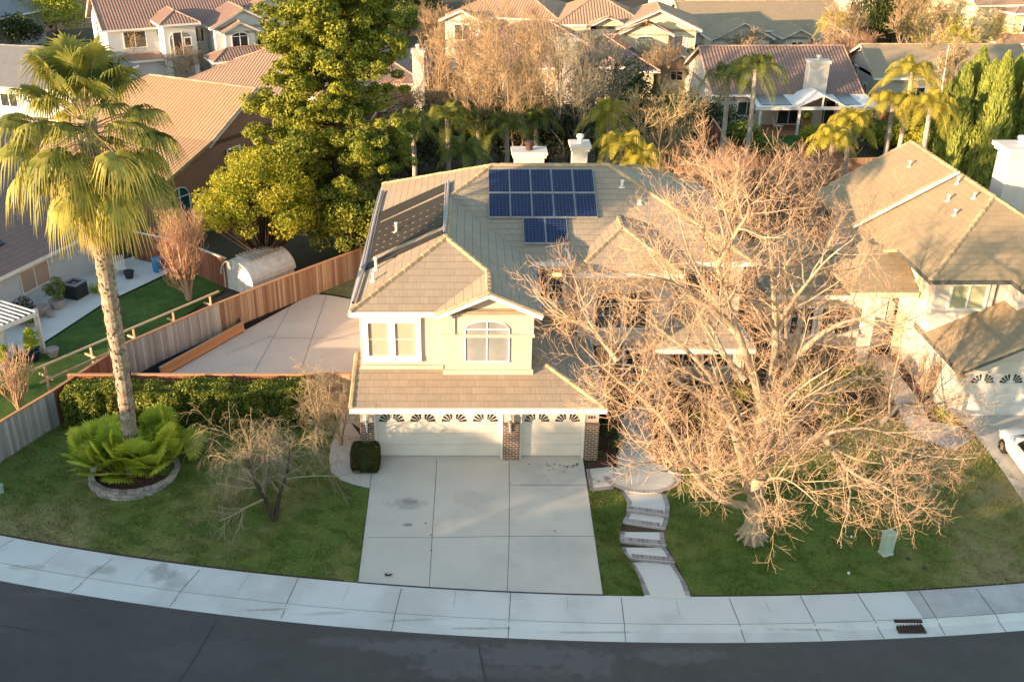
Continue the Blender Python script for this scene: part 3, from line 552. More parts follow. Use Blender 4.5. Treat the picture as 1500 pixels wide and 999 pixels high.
def hiproof(par, x0, x1, y0, y1, ze, p, axis='x', g0=False, g1=False, mat='roof_main', capm='cap_main', th=.14, name='roof', fascia='trim', local=True, gablemat=None, inset=.45):
    # a hipped (or gabled) roof on the eave rectangle
    if axis == 'y':
        def S(x, y, z): return (y, x, z)
        X0, X1, Y0, Y1 = y0, y1, x0, x1
    else:
        def S(x, y, z): return (x, y, z)
        X0, X1, Y0, Y1 = x0, x1, y0, y1
    hw = (Y1-Y0)/2; ym = (Y0+Y1)/2; zr = ze+hw*p; xa = X0+(0 if g0 else hw); xb = X1-(0 if g1 else hw)
    a, c = S(xa, ym, zr), S(xb, ym, zr); q = [S(X0,Y0,ze), S(X1,Y0,ze), S(X1,Y1,ze), S(X0,Y1,ze)]
    b = B(); fl = axis == 'y'
    def sl(pts): b.slab(pts[::-1] if fl else pts, th, 0)
    sl([q[0], q[1], c, a]); sl([q[2], q[3], a, c])
    if not g0: sl([q[3], q[0], a])
    if not g1: sl([q[1], q[2], c])
    ro = b.build(name, M[mat], par, local=local)
    b = B(); caps(b, a, c)
    if not g0: caps(b, q[0], a); caps(b, q[3], a)
    else: caps(b, q[0], a, .18); caps(b, q[3], a, .18)
    if not g1: caps(b, q[1], c); caps(b, q[2], c)
    else: caps(b, q[1], c, .18); caps(b, q[2], c, .18)
    b.build('ridge_caps', M[capm], ro, local=local)
    if fascia:
        b = B(); e = .035
        def fb(u, v): b.bar((u[0], u[1], u[2]-th+.01), (v[0], v[1], v[2]-th+.01), .05, .20)
        for i, (u, v) in enumerate(((q[0],q[1]),(q[2],q[3]))): fb(u, v)
        if not g0: fb(q[3], q[0])
        else: fb(q[3], a); fb(a, q[0])
        if not g1: fb(q[1], q[2])
        else: fb(q[1], c); fb(c, q[2])
        b.build('fascia', M[fascia], par, local=local)
    if gablemat:
        k = inset
        for g, X in ((g0, X0+k), (g1, X1-k)):
            b = B()
            if g: 
                d = .12 if X < (X0+X1)/2 else -.12; y0_, y1_ = Y0+k, Y1-k; zz = ze+k*p-th*.9; zt = zr-th
                t1 = [S(X,y0_,ze-.3), S(X,y1_,ze-.3), S(X,y1_,zz), S(X,ym,zt), S(X,y0_,zz)]; t2 = [S(X+d,y0_,ze-.3), S(X+d,y1_,ze-.3), S(X+d,y1_,zz), S(X+d,ym,zt), S(X+d,y0_,zz)]
                b.poly(t1 if (X > (X0+X1)/2) != fl else t1[::-1]); b.poly(t2 if (X < (X0+X1)/2) != fl else t2[::-1])
            if b.F: b.build('gable_wall', M[gablemat], par, local=local)
    return zr
def garage_door(par, x0, x1, y, z0, z1, fans, depth=0.0, mat='door', local=False, rows=4):
    b = B(); h = z1-z0; n = max(2, int((x1-x0)/.6))
    for r in range(rows):
        za, zb = z0+h*r/rows+.012, z0+h*(r+1)/rows-.004
        b.box((x0, y, za), (x1, y+.06, zb))
    b.box((x0, y+.02, z0), (x1, y+.05, z1)); o = b.build('garage_door', M[mat], par, local=local)
    if fans:
        for k in range(fans):
            cx = x0+(x1-x0)*(k+.5)/fans; b = B()
            for sgn in (-1, 1):
                c0 = cx+sgn*.09*0; base = cx+(.28 if sgn < 0 else -.28)*0
                # quarter sunburst: hub at the inner lower corner
                hx = cx-sgn*(-.06); zz = z1-h/rows+.0; Rr = (x1-x0)/fans*.36
                for q in range(4):
                    a0, a1 = (q*22.5+3), (q*22.5+19.5); r0 = Rr*.28
                    ev = lambda r, t: (hx+sgn*r*cos(R(t)), y-.006, zz+min(r*sin(R(t)), h/rows*.9))
                    pts = [ev(r0, a0), ev(Rr, a0), ev(Rr, a1), ev(r0, a1)]
                    b.poly(pts if sgn > 0 else pts[::-1])
            b.build('fan_light', M['glass'], o, local=local)
    return o
# ================================================================ the main house
H0 = thing('house', 'beige two-storey house with solar panels on its tiled roof and three garage bays', 'house', (0, 40, 0))
XL, XR, YF, pz = -4.34, 5.0, 34.2, .465
b = B()   # garage storey: piers and header round two recessed doors
def bb(x0, y0, z0, x1, y1, z1, m=0): b.box((x0, y0, z0), (x1, y1, z1), m)
bb(XL, YF-.0, 0, -3.80, 34.55, 2.62); bb(1.25, YF, 0, 1.93, 34.55, 2.62); bb(4.47, YF, 0, XR, 34.55, 2.62); bb(-3.80, YF+.002, 2.16, 1.25, 34.55, 2.62); bb(1.93, YF+.002, 2.16, 4.47, 34.55, 2.62)
bb(XL, 34.55, 0, XL+.2, 35.8, 2.6); bb(XL, 35.8, 0, XL+.2, 51.0, 5.95); bb(XR-.2, 34.55, 0, XR, 40.7, 2.75); bb(XL+.2, 34.9, 0, XR-.2, 35.0, 2.6)
b.build('garage_wall', M['st_mainlow'], H0)
b = B()
bb(XL+.0, 35.6, 2.7, -1.03, 35.8, 5.95); bb(-1.03, 35.3, 2.7, 2.37, 35.5, 5.95); bb(2.17, 35.5, 2.7, 2.37, 40.9, 5.95); bb(-1.03, 35.5, 2.7, -.9, 35.8, 5.95)
b.poly([(-1.03,35.3,5.95),(2.37,35.3,5.95),(.67,35.3,6.70)]); b.poly([(-1.03,35.5,5.95),(2.37,35.5,5.95),(.67,35.5,6.70)][::-1])
bb(-1.12, 35.18, 4.88, 2.46, 35.3, 5.00)
b.build('upper_wall', M['st_main'], H0)
b = B(); bb(-1.10, 35.22, 2.95, 2.44, 35.32, 3.45); bb(XL-.03, 35.5, 3.0, -1.10, 35.62, 3.5); bb(-1.08, 35.24, 5.0, -.62, 35.3, 5.8); bb(1.96, 35.24, 5.0, 2.42, 35.3, 5.8); b.build('wall_band', M['st_main'], H0)
b = B()   # court, bay and right side
bb(2.37, 40.7, 0, 4.6, 40.9, 5.9); bb(4.6, 39.6, 0, 5.35, 39.85, 5.85); bb(7.75, 39.6, 0, 8.55, 39.85, 5.85); bb(5.35, 39.602, 4.9, 7.75, 39.85, 5.85); bb(5.35, 39.75, 2.3, 7.75, 39.85, 3.1)
bb(4.6, 39.85, 0, 4.8, 40.7, 5.85); bb(8.35, 39.85, 0, 8.55, 40.7, 5.85); bb(8.55, 40.7, 0, 11.8, 40.9, 5.9); bb(11.6, 40.9, 0, 11.8, 51.2, 5.9); bb(4.0, 51.0, 0, 11.8, 51.2, 5.9); bb(XL, 51.0, 0, 4.0, 51.2, 5.9)
bb(4.8, 40.7, 0, 8.35, 40.9, 5.85)
b.build('bay_wall', M['st_main'], H0)
# brick piers
for x0, x1 in ((XL-.02, -3.84), (1.28, 1.90), (4.50, XR+.02)):
    b = B(); b.box((x0, YF-.14, .0), (x1, YF-.001, 1.62)); b.build('brick_pier', M['brick'], H0)
    b = B(); b.box((x0-.02, YF-.16, 1.62), (x1+.02, YF-.001, 1.67)); b.build('pier_cap', M['brick'], H0)
for x0, x1, f in ((-3.74, 1.18, 4), (1.99, 4.40, 2)):
    b = B(); 
    for X in (x0-.07, x1): b.box((X, YF-.03, 0), (X+.07, YF+.19, 2.19))
    b.box((x0, YF-.03, 2.11), (x1, YF+.19, 2.19)); b.build('door_frame', M['trim'], H0)
    garage_door(H0, x0, x1, YF+.17, .03, 2.12, f)
# roofs
roofs = B(); cp_ = B()
FL, FRw, A_, Bq, C_, D_ = (-4.63,35.15,6.0), (2.63,35.15,6.0), (-1.0,38.78,7.69), (-1.0,44.0,7.69), (1.0,46.0,8.62), (6.44,46.0,8.62)
V_, FR, RR, RL = (2.63,40.37,6.0), (12.07,40.37,6.0), (12.07,51.6,6.0), (-4.63,51.6,6.0)
th = .15
roofs.slab([FL, A_, Bq, C_, RL], th); roofs.slab([Bq, V_, FR, D_, C_], th); roofs.slab([A_, FRw, V_, Bq], th); roofs.slab([FL, FRw, A_], th)
roofs.slab([FR, RR, D_], th); roofs.slab([RR, RL, C_, D_], th)
g0, gb = (.68,34.86,6.90), (.68,37.06,6.90)
roofs.slab([(-1.36,34.86,6.00), g0, gb, (-1.36,35.2,6.02)][::-1], .11); roofs.slab([g0, (2.72,34.86,6.00), (2.72,35.2,6.02), gb], .11)
ap, ab = (6.57,41.53,7.15), (6.57,43.1,7.15)
roofs.slab([(4.29,39.25,5.92), (8.85,39.25,5.92), ap], th); roofs.slab([(4.29,40.6,5.92), (4.29,39.25,5.92), ap, ab], th); roofs.slab([(8.85,39.25,5.92), (8.85,40.6,5.92), ab, ap], th)
roofs.build('upper_roof', M['roof_main'], H0)
for a_, c_ in ((FL, A_), (A_, Bq), (Bq, C_), (C_, D_), (D_, FR), (D_, RR), (C_, RL), (g0, gb), (gb, A_), (ap, ab), ((4.29,39.25,5.92), ap), ((8.85,39.25,5.92), ap)): caps(cp_, a_, c_)
for x in (-1.36, 2.72):                                        # rake tiles of the gable
    caps(cp_, g0, (x, 34.86, 6.02), .2, .42, .05)
cp_.build('ridge_caps', M['cap_main'], H0)
b = B()
lo = [(-4.6,33.6,2.67), (5.15,33.6,2.67), (2.37,36.38,3.66), (-4.6,36.38,3.66)]
b.slab(lo, .13); b.slab([(5.15,33.6,2.67), (5.15,40.7,2.67), (2.37,40.7,3.66), (2.37,36.38,3.66)], .13)
b.slab([(7.9,38.6,2.72), (12.1,38.6,2.72), (11.0,40.7,3.85), (9.0,40.7,3.85)], .13); b.slab([(7.9,40.7,2.72), (7.9,38.6,2.72), (9.0,40.7,3.85)], .13); b.slab([(12.1,38.6,2.72), (12.1,40.9,2.72), (11.0,40.7,3.85)], .13)
o = b.build('lower_roof', M['roof_main'], H0)
b = B(); caps(b, lo[1], lo[2]); caps(b, (-4.6,33.6,2.67), (-4.6,36.3,3.62), .2, .4); b.build('ridge_caps', M['cap_main'], o)
b = B(); caps(b, (5.2,46,7.6), (5.2,46.1,7.6)); 
# rear wing
hiproof(H0, 5.6, 11.0, 46.5, 53.0, 6.0, .5, 'y', name='rear_roof', local=False)
# fascias and gutters
b = B()
def fz(a_, c_, w=.07, h=.2, dz=-.12): b.bar((a_[0], a_[1], a_[2]+dz), (c_[0], c_[1], c_[2]+dz), w, h)
fz((-4.63,35.12,6), (-1.36,35.12,6)); fz((-4.66,35.15,6), (-4.66,51.6,6)); fz((2.66,35.3,6), (2.66,40.3,6), .05, .16); fz((2.72,40.33,6), (4.3,40.33,6)); fz((4.25,39.2,5.92), (8.9,39.2,5.92)); fz((8.9,40.33,6), (12.1,40.33,6)); fz((12.1,40.33,6), (12.1,51,6))
fz((-4.66,33.56,2.67), (5.2,33.56,2.67), .08, .2); fz((5.2,33.56,2.67), (5.2,40.7,2.67), .05, .18); fz((7.85,38.56,2.72), (12.15,38.56,2.72)); fz((12.14,38.6,2.72), (12.14,40.7,2.72))
fz((-1.36,34.84,6.0), (.68,34.84,6.9), .05, .17, -.13); fz((.68,34.84,6.9), (2.72,34.84,6.0), .05, .17, -.13)
b.build('fascia', M['trim'], H0)
b = B(); b.bar((2.69,35.0,5.93), (2.69,40.3,5.93), .10, .10); b.build('gutter', M['pipe'], H0); b = B(); b.bar((-4.69,35.1,5.93), (-4.69,44,5.93), .09, .09); b.build('gutter', M['pipe'], H0)
# porch posts
for x in (8.25, 11.6): b = B(); b.box((x-.2, 38.85, 0), (x+.2, 39.2, 2.55)); b.box((x-.26, 38.8, 2.3), (x+.26, 39.25, 2.45)); b.build('porch_post', M['st_main'], H0)
# windows
def wy(u0, v0, u1, v1, Y, **k):      # window on a wall facing the street, from survey points
    a_ = Q(u0, v1, Y); c_ = Q(u1, v0, Y); return window(H0, (a_[0], Y, a_[2]), (1, 0), c_[0]-a_[0], c_[2]-a_[2], local=False, **k)
q0, q1 = Q(541, 520, 35.6), Q(608, 472, 35.6); window(H0, (q0[0], 35.598, q0[2]), (1, 0), q1[0]-q0[0], q1[2]-q0[2], cols=2, trim=.22, gm='blind', local=False, depth=.10, sash=.13); wx = B(); wx.box((q0[0], 35.54, (q0[2]+q1[2])/2-.01), (q1[0], 35.59, (q0[2]+q1[2])/2+.01)); wx.build('sash_bar', M['trim'], H0)
q0, q1 = Q(682, 528, 35.3), Q(745, 482, 35.3); window(H0, (q0[0], 35.298, q0[2]), (1, 0), q1[0]-q0[0], q1[2]-q0[2], cols=2, trim=.045, gm='glass_pale', arch=.33, local=False, depth=.05, sash=.02)
wC = window(H0, (2.72, 40.698, 4.05), (1, 0), 1.3, 1.45, cols=2, trim=.12, local=False, mun=(2, 4))
b = B(); b.lathe((3.72, 40.60, 4.95), [(.02,.42),(.03,.40),(.20,.36),(.22,.34),(.05,.3)], 14); b.build('lamp_glow', M['lamp'], wC)
window(H0, (5.4, 39.86-.06, 3.15), (1, 0), 2.3, 1.7, cols=2, trim=.04, local=False, mun=(2, 3)); window(H0, (9.3, 40.698, 4.2), (1, 0), 1.6, 1.2, cols=2, local=False)
for x in (9.0, 10.5): window(H0, (x, 40.698, .8), (1, 0), 1.1, 1.3, cols=2, local=False)
b = B(); b.box((5.5, 39.70, .05), (6.6, 39.78, 2.2)); b.build('front_door', M['board'], H0); window(H0, (6.75, 39.748, .5), (1, 0), .8, 1.6, cols=1, local=False, mun=(2, 4)); window(H0, (2.9, 40.698, .9), (1, 0), 1.2, 1.2, cols=2, local=False)
window(H0, (XL-.002, 42.5, 1.2), (0, -1), 1.2, 1.0, local=False); window(H0, (XL-.002, 48.0, 4.0), (0, -1), 1.2, 1.2, local=False)
# chimneys
for (x0, x1, y0, zt, pot) in ((2.15, 3.6, 48.6, 8.5, .22), (4.95, 5.65, 48.0, 9.0, .16)):
    b = B(); b.box((x0, y0, 6.5), (x1, y0+.9, zt-.3)); b.box((x0-.1, y0-.1, zt-.3), (x1+.1, y0+1.0, zt-.14)); b.box((x0-.16, y0-.16, zt-.14), (x1+.16, y0+1.06, zt)); o = b.build('chimney', M['st_white'], H0)
    b = B(); xc = (x0+x1)/2; b.lathe((xc, y0+.4, zt), [(pot*.8, 0), (pot*.8, .28), (pot*1.1, .28), (pot*1.1, .42), (0, .46)], 14); b.build('flue_cap', M['rust'] if pot > .2 else M['white_paint'], o)
# roof vents
def on(plane, x, y): return {'L': 6+pz*(x+4.63), 'F': 8.62-pz*(46-y)}[plane]
for pl, x, y, hh in (('L', -3.3, 42.3, .42), ('L', -3.9, 38.6, .5), ('F', 6.9, 44.6, .3), ('F', 7.6, 43.6, .14), ('F', .9, 41.6, .1), ('L', -3.9, 37.4, .3)):
    z = on(pl, x, y); b = B(); b.lathe((x, y, z-.03), [(.16, 0), (.14, .05), (.06, .07), (.06, hh), (.09, hh), (.09, hh+.06), (0, hh+.08)], 12); b.build('roof_vent', M['white_paint'], H0)
# solar panels on the front slope
def sp_(x, y, o): return (x, y, 8.62-pz*(46-y)+o)
def panel(x0, y0, x1, y1):
    b = B(); t = .02
    b.hexa([sp_(x0,y0,.06), sp_(x1,y0,.06), sp_(x1,y1,.06), sp_(x0,y1,.06), sp_(x0,y0,.115), sp_(x1,y0,.115), sp_(x1,y1,.115), sp_(x0,y1,.115)])
    for (a0, c0, a1, c1) in ((x0,y0,x1,y0+t),(x0,y1-t,x1,y1),(x0,y0+t,x0+t,y1-t),(x1-t,y0+t,x1,y1-t)):
        b.hexa([sp_(a0,c0,.115), sp_(a1,c0,.115), sp_(a1,c1,.115), sp_(a0,c1,.115), sp_(a0,c0,.128), sp_(a1,c0,.128), sp_(a1,c1,.128), sp_(a0,c1,.128)])
    o = b.build('solar_panel', M['metal'], H0)
    b = B(); b.poly([sp_(x0+t,y0+t,.12), sp_(x1-t,y0+t,.12), sp_(x1-t,y1-t,.12), sp_(x0+t,y1-t,.12)]); b.build('cells', M['pv'], o)
for r_, (ya, yb) in enumerate(((44.13, 45.55), (42.68, 44.08))):
    for k in range(5): panel(.80+k*.968, ya, .80+k*.968+.95, yb)
for k in range(2): panel(2.30+k*.968, 41.22, 2.30+k*.968+.95, 42.63)
# pool heating mats on the left slope
def onL(u, v, off=0.0):
    lo_, hi_ = 5.0, 9.0
    for _ in range(40):
        z = (lo_+hi_)/2; p = P(u, v, z)
        if z < 6+pz*(p[0]+4.63)+off: lo_ = z
        else: hi_ = z
    return p
def cpx(x, y): return (370+x/3.7, 230+y/3.7)
for q in (((690,300),(1050,140),(1046,182),(684,350)), ((680,362),(1042,200),(1034,368),(643,540)), ((628,572),(1030,394),(1026,418),(606,612))):
    pt_ = [np.array(onL(*cpx(*k), off=.05)) for k in q]; b = B(); b.slab(pt_[::-1], .04)
    o = b.build('pool_heater', M['heater'], H0)
    if q[0] == (680,362):
        b = B()
        for r_ in (.32, .52, .72, .88):
            for c_ in np.arange(.04, .95, .1):
                f = lambda s_, t_: (pt_[0]*(1-s_)+pt_[1]*s_)*(1-t_)+(pt_[3]*(1-s_)+pt_[2]*s_)*t_+[0, 0, .012]
                b.bar(f(c_, r_), f(c_+.035, r_), .03, .01)
        b.build('strap', M['roof_beige'], o)
b = B(); 
b.tubes([onL(*cpx(703,185), .12), onL(*cpx(672,300), .12), onL(*cpx(605,600), .12), onL(*cpx(545,790), .12)], [.06]*4, 6); b.tubes([onL(*cpx(690,185), .1), onL(*cpx(655,310), .1), onL(*cpx(592,600), .1)], [.04]*3, 6)
b.tubes([onL(*cpx(1063,132), .12), onL(*cpx(1052,300), .12), onL(*cpx(1040,412), .12)], [.06]*3, 6); b.tubes([onL(*cpx(1048,140), .12), onL(*cpx(1036,400), .12)], [.045]*2, 6)
b.build('heater_pipe', M['pipe'], H0)
b = B(); b.tubes([(4.25, 39.9, 6.1), (4.15, 40.6, 6.35), (4.1, 40.9, 6.35)], [.05]*3, 6); b.tubes([(3.2, 41.0, 6.40), (4.2, 41.2, 6.5)], [.02, .02], 5); b.build('downpipe', M['white_paint'], H0)
# wall lanterns
for x in (-4.08, 1.52):
    b = B(); z = 1.78; y = YF-.22; b.box((x-.06, YF-.01, z-.05), (x+.06, YF+.001, z+.2)); b.box((x-.015, y, z+.2), (x+.015, YF, z+.23)); b.lathe((x, y, z), [(.03,-.42),(.04,-.1),(.07,-.02),(.07,0)], 8); b.lathe((x, y, z+.18), [(.12,0),(.05,.1),(.02,.16),(0,.18)], 8); o = b.build('wall_lantern', M['white_paint'], H0)
    b = B(); b.lathe((x, y, z), [(.07,0),(.09,.18)], 8); b.build('lantern_glass', M['glass_pale'], o)
b = B(); b.box((1.68, YF-.04, 1.72), (1.72, YF, 2.06)); b.box((1.88, YF-.04, 1.72), (1.92, YF, 2.06)); b.hexa([(1.64,YF-.05,2.06),(1.96,YF-.05,2.06),(1.96,YF,2.06),(1.64,YF,2.06),(1.79,YF-.05,2.15),(1.81,YF-.05,2.15),(1.81,YF,2.15),(1.79,YF,2.15)]); b.box((1.68, YF-.03, 1.68), (1.92, YF, 1.72)); b.build('number_plate', M['pot'], H0)
b = B()
for k in range(3): b.box((4.58+k*.11, YF-.02, 1.85), (4.64+k*.11, YF-.001, 1.97))
b.build('house_number', M['rust'], H0)
# ================================================================ neighbouring houses
def WP(u, v, p0, n):
    a = (v-CPY)/CF; b_ = (u-CPX)/CF; D = np.array([b_, cc-a*cs, -(cs+a*cc)]); O = np.array([0, 0, CH]); n = np.array(n, float)
    t = ((np.array(p0, float)-O)@n)/(D@n); return O+D*t
FD = {'S': (1, 0), 'E': (0, 1), 'W': (0, -1), 'N': (-1, 0)}
def bldg(name, label, loc, rz, wm, rm, blocks, wins=(), group=None, chim=(), doors=(), cap='cap_main', oh=.5):
    root = thing(name, label, 'house', loc, R(rz), group); b = B()
    for (x0, x1, y0, y1, z0, h, axis, g0, g1, p) in blocks:
        b.box((x0, y0, z0), (x1, y1, h))
    b.build('wall', M[wm], root, local=True)
    cap = {'roof_grey': 'cap_grey', 'roof_mauve': 'cap_red', 'roof_redS': 'cap_red', 'roof_tanS': 'cap_red', 'roof_orS': 'cap_red'}.get(rm, cap)
    for (x0, x1, y0, y1, z0, h, axis, g0, g1, p) in blocks:
        if p: hiproof(root, x0-oh, x1+oh, y0-oh, y1+oh, h+.02, p, axis, g0, g1, rm, cap, gablemat=wm, inset=oh)
        else: b = B(); b.box((x0-.2, y0-.2, h), (x1+.2, y1+.2, h+.2)); b.build('roof', M[rm], root, local=True)
    for f, x, y, z, w_, h_, *kw in wins:
        k = dict(cols=2, trim=.1); 
        if kw: k.update(kw[0])
        dx = FD[f]; n = np.array([dx[1], -dx[0]])*.004; window(root, (x+n[0], y+n[1], z), dx, w_, h_, **k)
    for (x, y, w_, d, z0, zt) in chim:
        b = B(); b.box((x, y, z0), (x+w_, y+d, zt-.25)); b.box((x-.1, y-.1, zt-.25), (x+w_+.1, y+d+.1, zt)); b.lathe((x+w_/2, y+d/2, zt), [(.16, 0), (.16, .25), (.22, .25), (.22, .4), (0, .42)], 10); b.build('chimney', M['st_white'], root, local=True)
    for (x0, x1, y, z1, mt) in doors:
        garage_door(root, x0, x1, y-.03, .02, z1, 0, mat=mt, local=True)
    return root
# ---- house to the right
HR = thing('house', 'white stucco house on the right with tan shingle roof and tree shadows on its garage', 'house', (23, 42, 0))
b = B()
def bx(x0, y0, z0, x1, y1, z1): b.box((x0, y0, z0), (x1, y1, z1))
bx(20.35, 37.4, 0, 20.9, 37.65, 2.7); bx(25.85, 37.4, 0, 26.6, 37.65, 2.7); bx(20.9, 37.4, 2.13, 25.85, 37.65, 2.7); bx(20.35, 37.65, 0, 20.55, 43.3, 2.72); bx(26.4, 37.65, 0, 26.6, 41, 2.7)
bx(20.0, 40.1, 2.6, 23.1, 40.3, 5.4); bx(20.0, 40.3, 2.6, 20.2, 52.5, 5.4); bx(23.1, 39.0, 2.6, 27, 39.2, 5.5); bx(23.1, 39.2, 2.6, 23.3, 40.1, 5.5); bx(27, 39, 0, 27.2, 52.5, 5.5); bx(18.9, 44.2, 0, 20.3, 44.4, 4.2); bx(20.0, 52.3, 0, 27, 52.5, 5.4)
bx(19.8, 44.4, 0, 20.0, 52.5, 5.4); bx(14.6, 44.3, 0, 18.9, 44.5, 3.2); bx(14.6, 44.5, 0, 14.8, 50, 3.0); bx(18.7, 44.5, 0, 18.9, 50, 4)
b.build('wall', M['st_white'], HR)
hiproof(HR, 19.95, 27.25, 36.5, 41.2, 2.74, .5, 'y', True, True, 'roof_right', 'cap_main', local=False, fascia='trimgrey', gablemat='st_white', inset=.93)
hiproof(HR, 19.45, 27.4, 39.55, 53.0, 5.5, .60, 'y', False, True, 'roof_right', 'cap_main', local=False, fascia='trimgrey', gablemat='st_white')
b = B(); b.slab([(19.45, 43.2, 5.49), (19.45, 53.0, 5.49), (18.75, 53.0, 5.07), (18.75, 44.0, 5.07)], .14); b.slab([(16.9, 41.3, 4.15), (19.95, 41.3, 4.15), (19.95, 44.1, 5.35), (18.6, 44.1, 5.35)], .14); b.slab([(16.9, 44.9, 4.15), (16.9, 41.3, 4.15), (18.6, 44.1, 5.35), (18.6, 44.9, 5.35)], .14)
b.build('porch_roof', M['roof_right'], HR)
hiproof(HR, 22.9, 28.0, 38.5, 42.5, 5.5, .6, 'x', False, False, 'roof_right', 'cap_main', local=False, fascia='trimgrey')
hiproof(HR, 14.2, 19.3, 43.8, 50, 2.95, .42, 'y', False, True, 'roof_right', 'cap_main', local=False)
b = B(); b.bar((18.7, 46.9, 5.22), (23.3, 46.9, 7.98), .22, .05, up=(0,0,1)); b.build('roof_flashing', M['white_paint'], HR)
b = B(); b.bar((18.7, 47.15, 5.2), (23.3, 47.15, 7.96), .1, .14); b.build('roof_step', M['cap_main'], HR)
b = B(); b.bar((16.9, 41.25, 4.05), (19.9, 41.25, 4.05), .06, .24); b.build('porch_beam', M['st_cream'], HR)
b = B(); b.box((18.2, 42.4, 0), (18.65, 42.85, 4.05)); b.build('porch_column', M['st_white'], HR)
b = B(); b.box((20.02, 42.9, 0), (20.33, 43.25, 4.3)); b.build('porch_post', M['st_tan'], HR)
b = B(); b.box((19.0, 44.15, .05), (19.9, 44.2, 3.9)); b.build('entry_panel', M['white_paint'], HR)
garage_door(HR, 20.97, 25.8, 37.58, .02, 2.12, 4, mat='white_paint')
window(HR, (20.75, 40.098, 3.95), (1, 0), 1.45, 1.05, cols=2, local=False, gm='shade', trim=.12); window(HR, (19.998, 41.9, 3.9), (0, -1), 1.0, 1.1, cols=2, local=False, gm='shade'); window(HR, (24.2, 38.998, 3.9), (1, 0), 1.3, 1.1, cols=2, local=False, gm='shade')
for x in (15.1, 16.9): window(HR, (x, 44.298, .7), (1, 0), 1.4, 1.35, cols=2, local=False, gm='glass', mun=(2, 3), trim=.14)
b = B(); b.box((20.52, 37.36, 1.95), (20.80, 37.4, 2.08)); b.build('porch_light', M['terra'], HR)
b = B(); b.tubes([(22.62, 40.06, 2.9), (22.62, 40.06, 5.3)], [.03, .03], 6); b.build('downpipe', M['rust'], HR)
for x, y, h_ in ((22.4, 50.3, .3), (22.9, 44.2, .25), (22.2, 45.1, .3), (23.0, 46.2, .35), (21.9, 43.6, .25)):
    z = 5.5+.6*(min(x, 23.42)-19.45); b = B(); b.lathe((x, y, z-.04), [(.15, 0), (.05, .08), (.05, h_), (.08, h_), (.08, h_+.06), (0, h_+.07)], 10); b.build('roof_vent', M['white_paint'], HR)
b = B(); b.box((25.2, 46.2, 6), (27.0, 47.4, 9.0)); b.box((25.05, 46.05, 9.0), (27.15, 47.55, 9.15)); b.box((24.95, 45.95, 9.15), (27.25, 47.65, 9.35)); o = b.build('chimney', M['st_white'], HR)
b = B(); b.lathe((25.9, 46.7, 9.35), [(.2, 0), (.2, .3), (.26, .3), (.26, .42), (0, .45)], 12); b.build('flue_cap', M['trim'], o)
# ---- grey-blue neighbour on the left with mauve roof
H1 = bldg('house', 'low pale house with mauve tile roof beyond the left fence', (-22.35, 52.6, 0), -20.5, 'st_blue', 'roof_mauve', [(-13, 0, -15, 3.6, 0, 2.45, 'y', True, True, .42)],
  [('E', 0, -3.75, .75, 2.0, 1.15, dict(gm='blind', trim=.08)), ('E', 0, -3.75, 2.02, 2.0, .30, dict(gm='blind', trim=.06, cols=1)), ('E', 0, -9.5, .8, 1.6, 1.2)], oh=.55)
b = B(); 
f = lambda x, y, o: (x, y, 2.47+.42*(.55-x)+o)
b.slab([f(-3.6, -6.2, .09), f(-1.1, -6.2, .09), f(-1.1, -3.2, .09), f(-3.6, -3.2, .09)], .05); b.build('solar_panel', M['glass_black'], H1, local=True)
# ---- brown stucco house
H2 = bldg('house', 'brown stucco house with sand coloured barrel tile roof beside the big conifer', (-16.2, 61.5, 0), -28, 'st_brown', 'roof_tanS', [(-13.5, -.1, .1, 9.3, 0, 5.45, 'x', False, True, .52)],
  [('E', 0, 1.6, 3.7, 1.1, .95, dict(gm='glass_teal')), ('E', .0, -3.9, 1.9-1.1, 1.6, 2.1, dict(gm='glass_teal', arch=.55, trim=.07)), ('S', -4.5, -.0, 3.9, 1.4, 1.1)], oh=.3, cap='cap_main')
b = B(); b.prism([(-11, -4.1), (-.02, -4.1), (-.02, .1), (-11, .1)], 0, 3.9); b.hexa([(-11,-4.1,3.9),(-.02,-4.1,3.9),(-.02,.1,3.9),(-11,.1,3.9),(-11,-4.1,4.1),(-.02,-4.1,4.1),(-.02,.1,5.5),(-11,.1,5.5)]); b.build('lower_wall', M['st_brown'], H2, local=True)
b = B(); b.slab([(-11.3,-4.5,4.08), (.25,-4.5,4.08), (.25,.1,5.62), (-11.3,.1,5.62)], .15); o = b.build('lower_roof', M['roof_tanS'], H2, local=True)
b = B(); b.bar((.2,-4.5,4.1), (.2,0,5.62), .16, .18); b.build('rake_tiles', M['cap_main'], o, local=True)
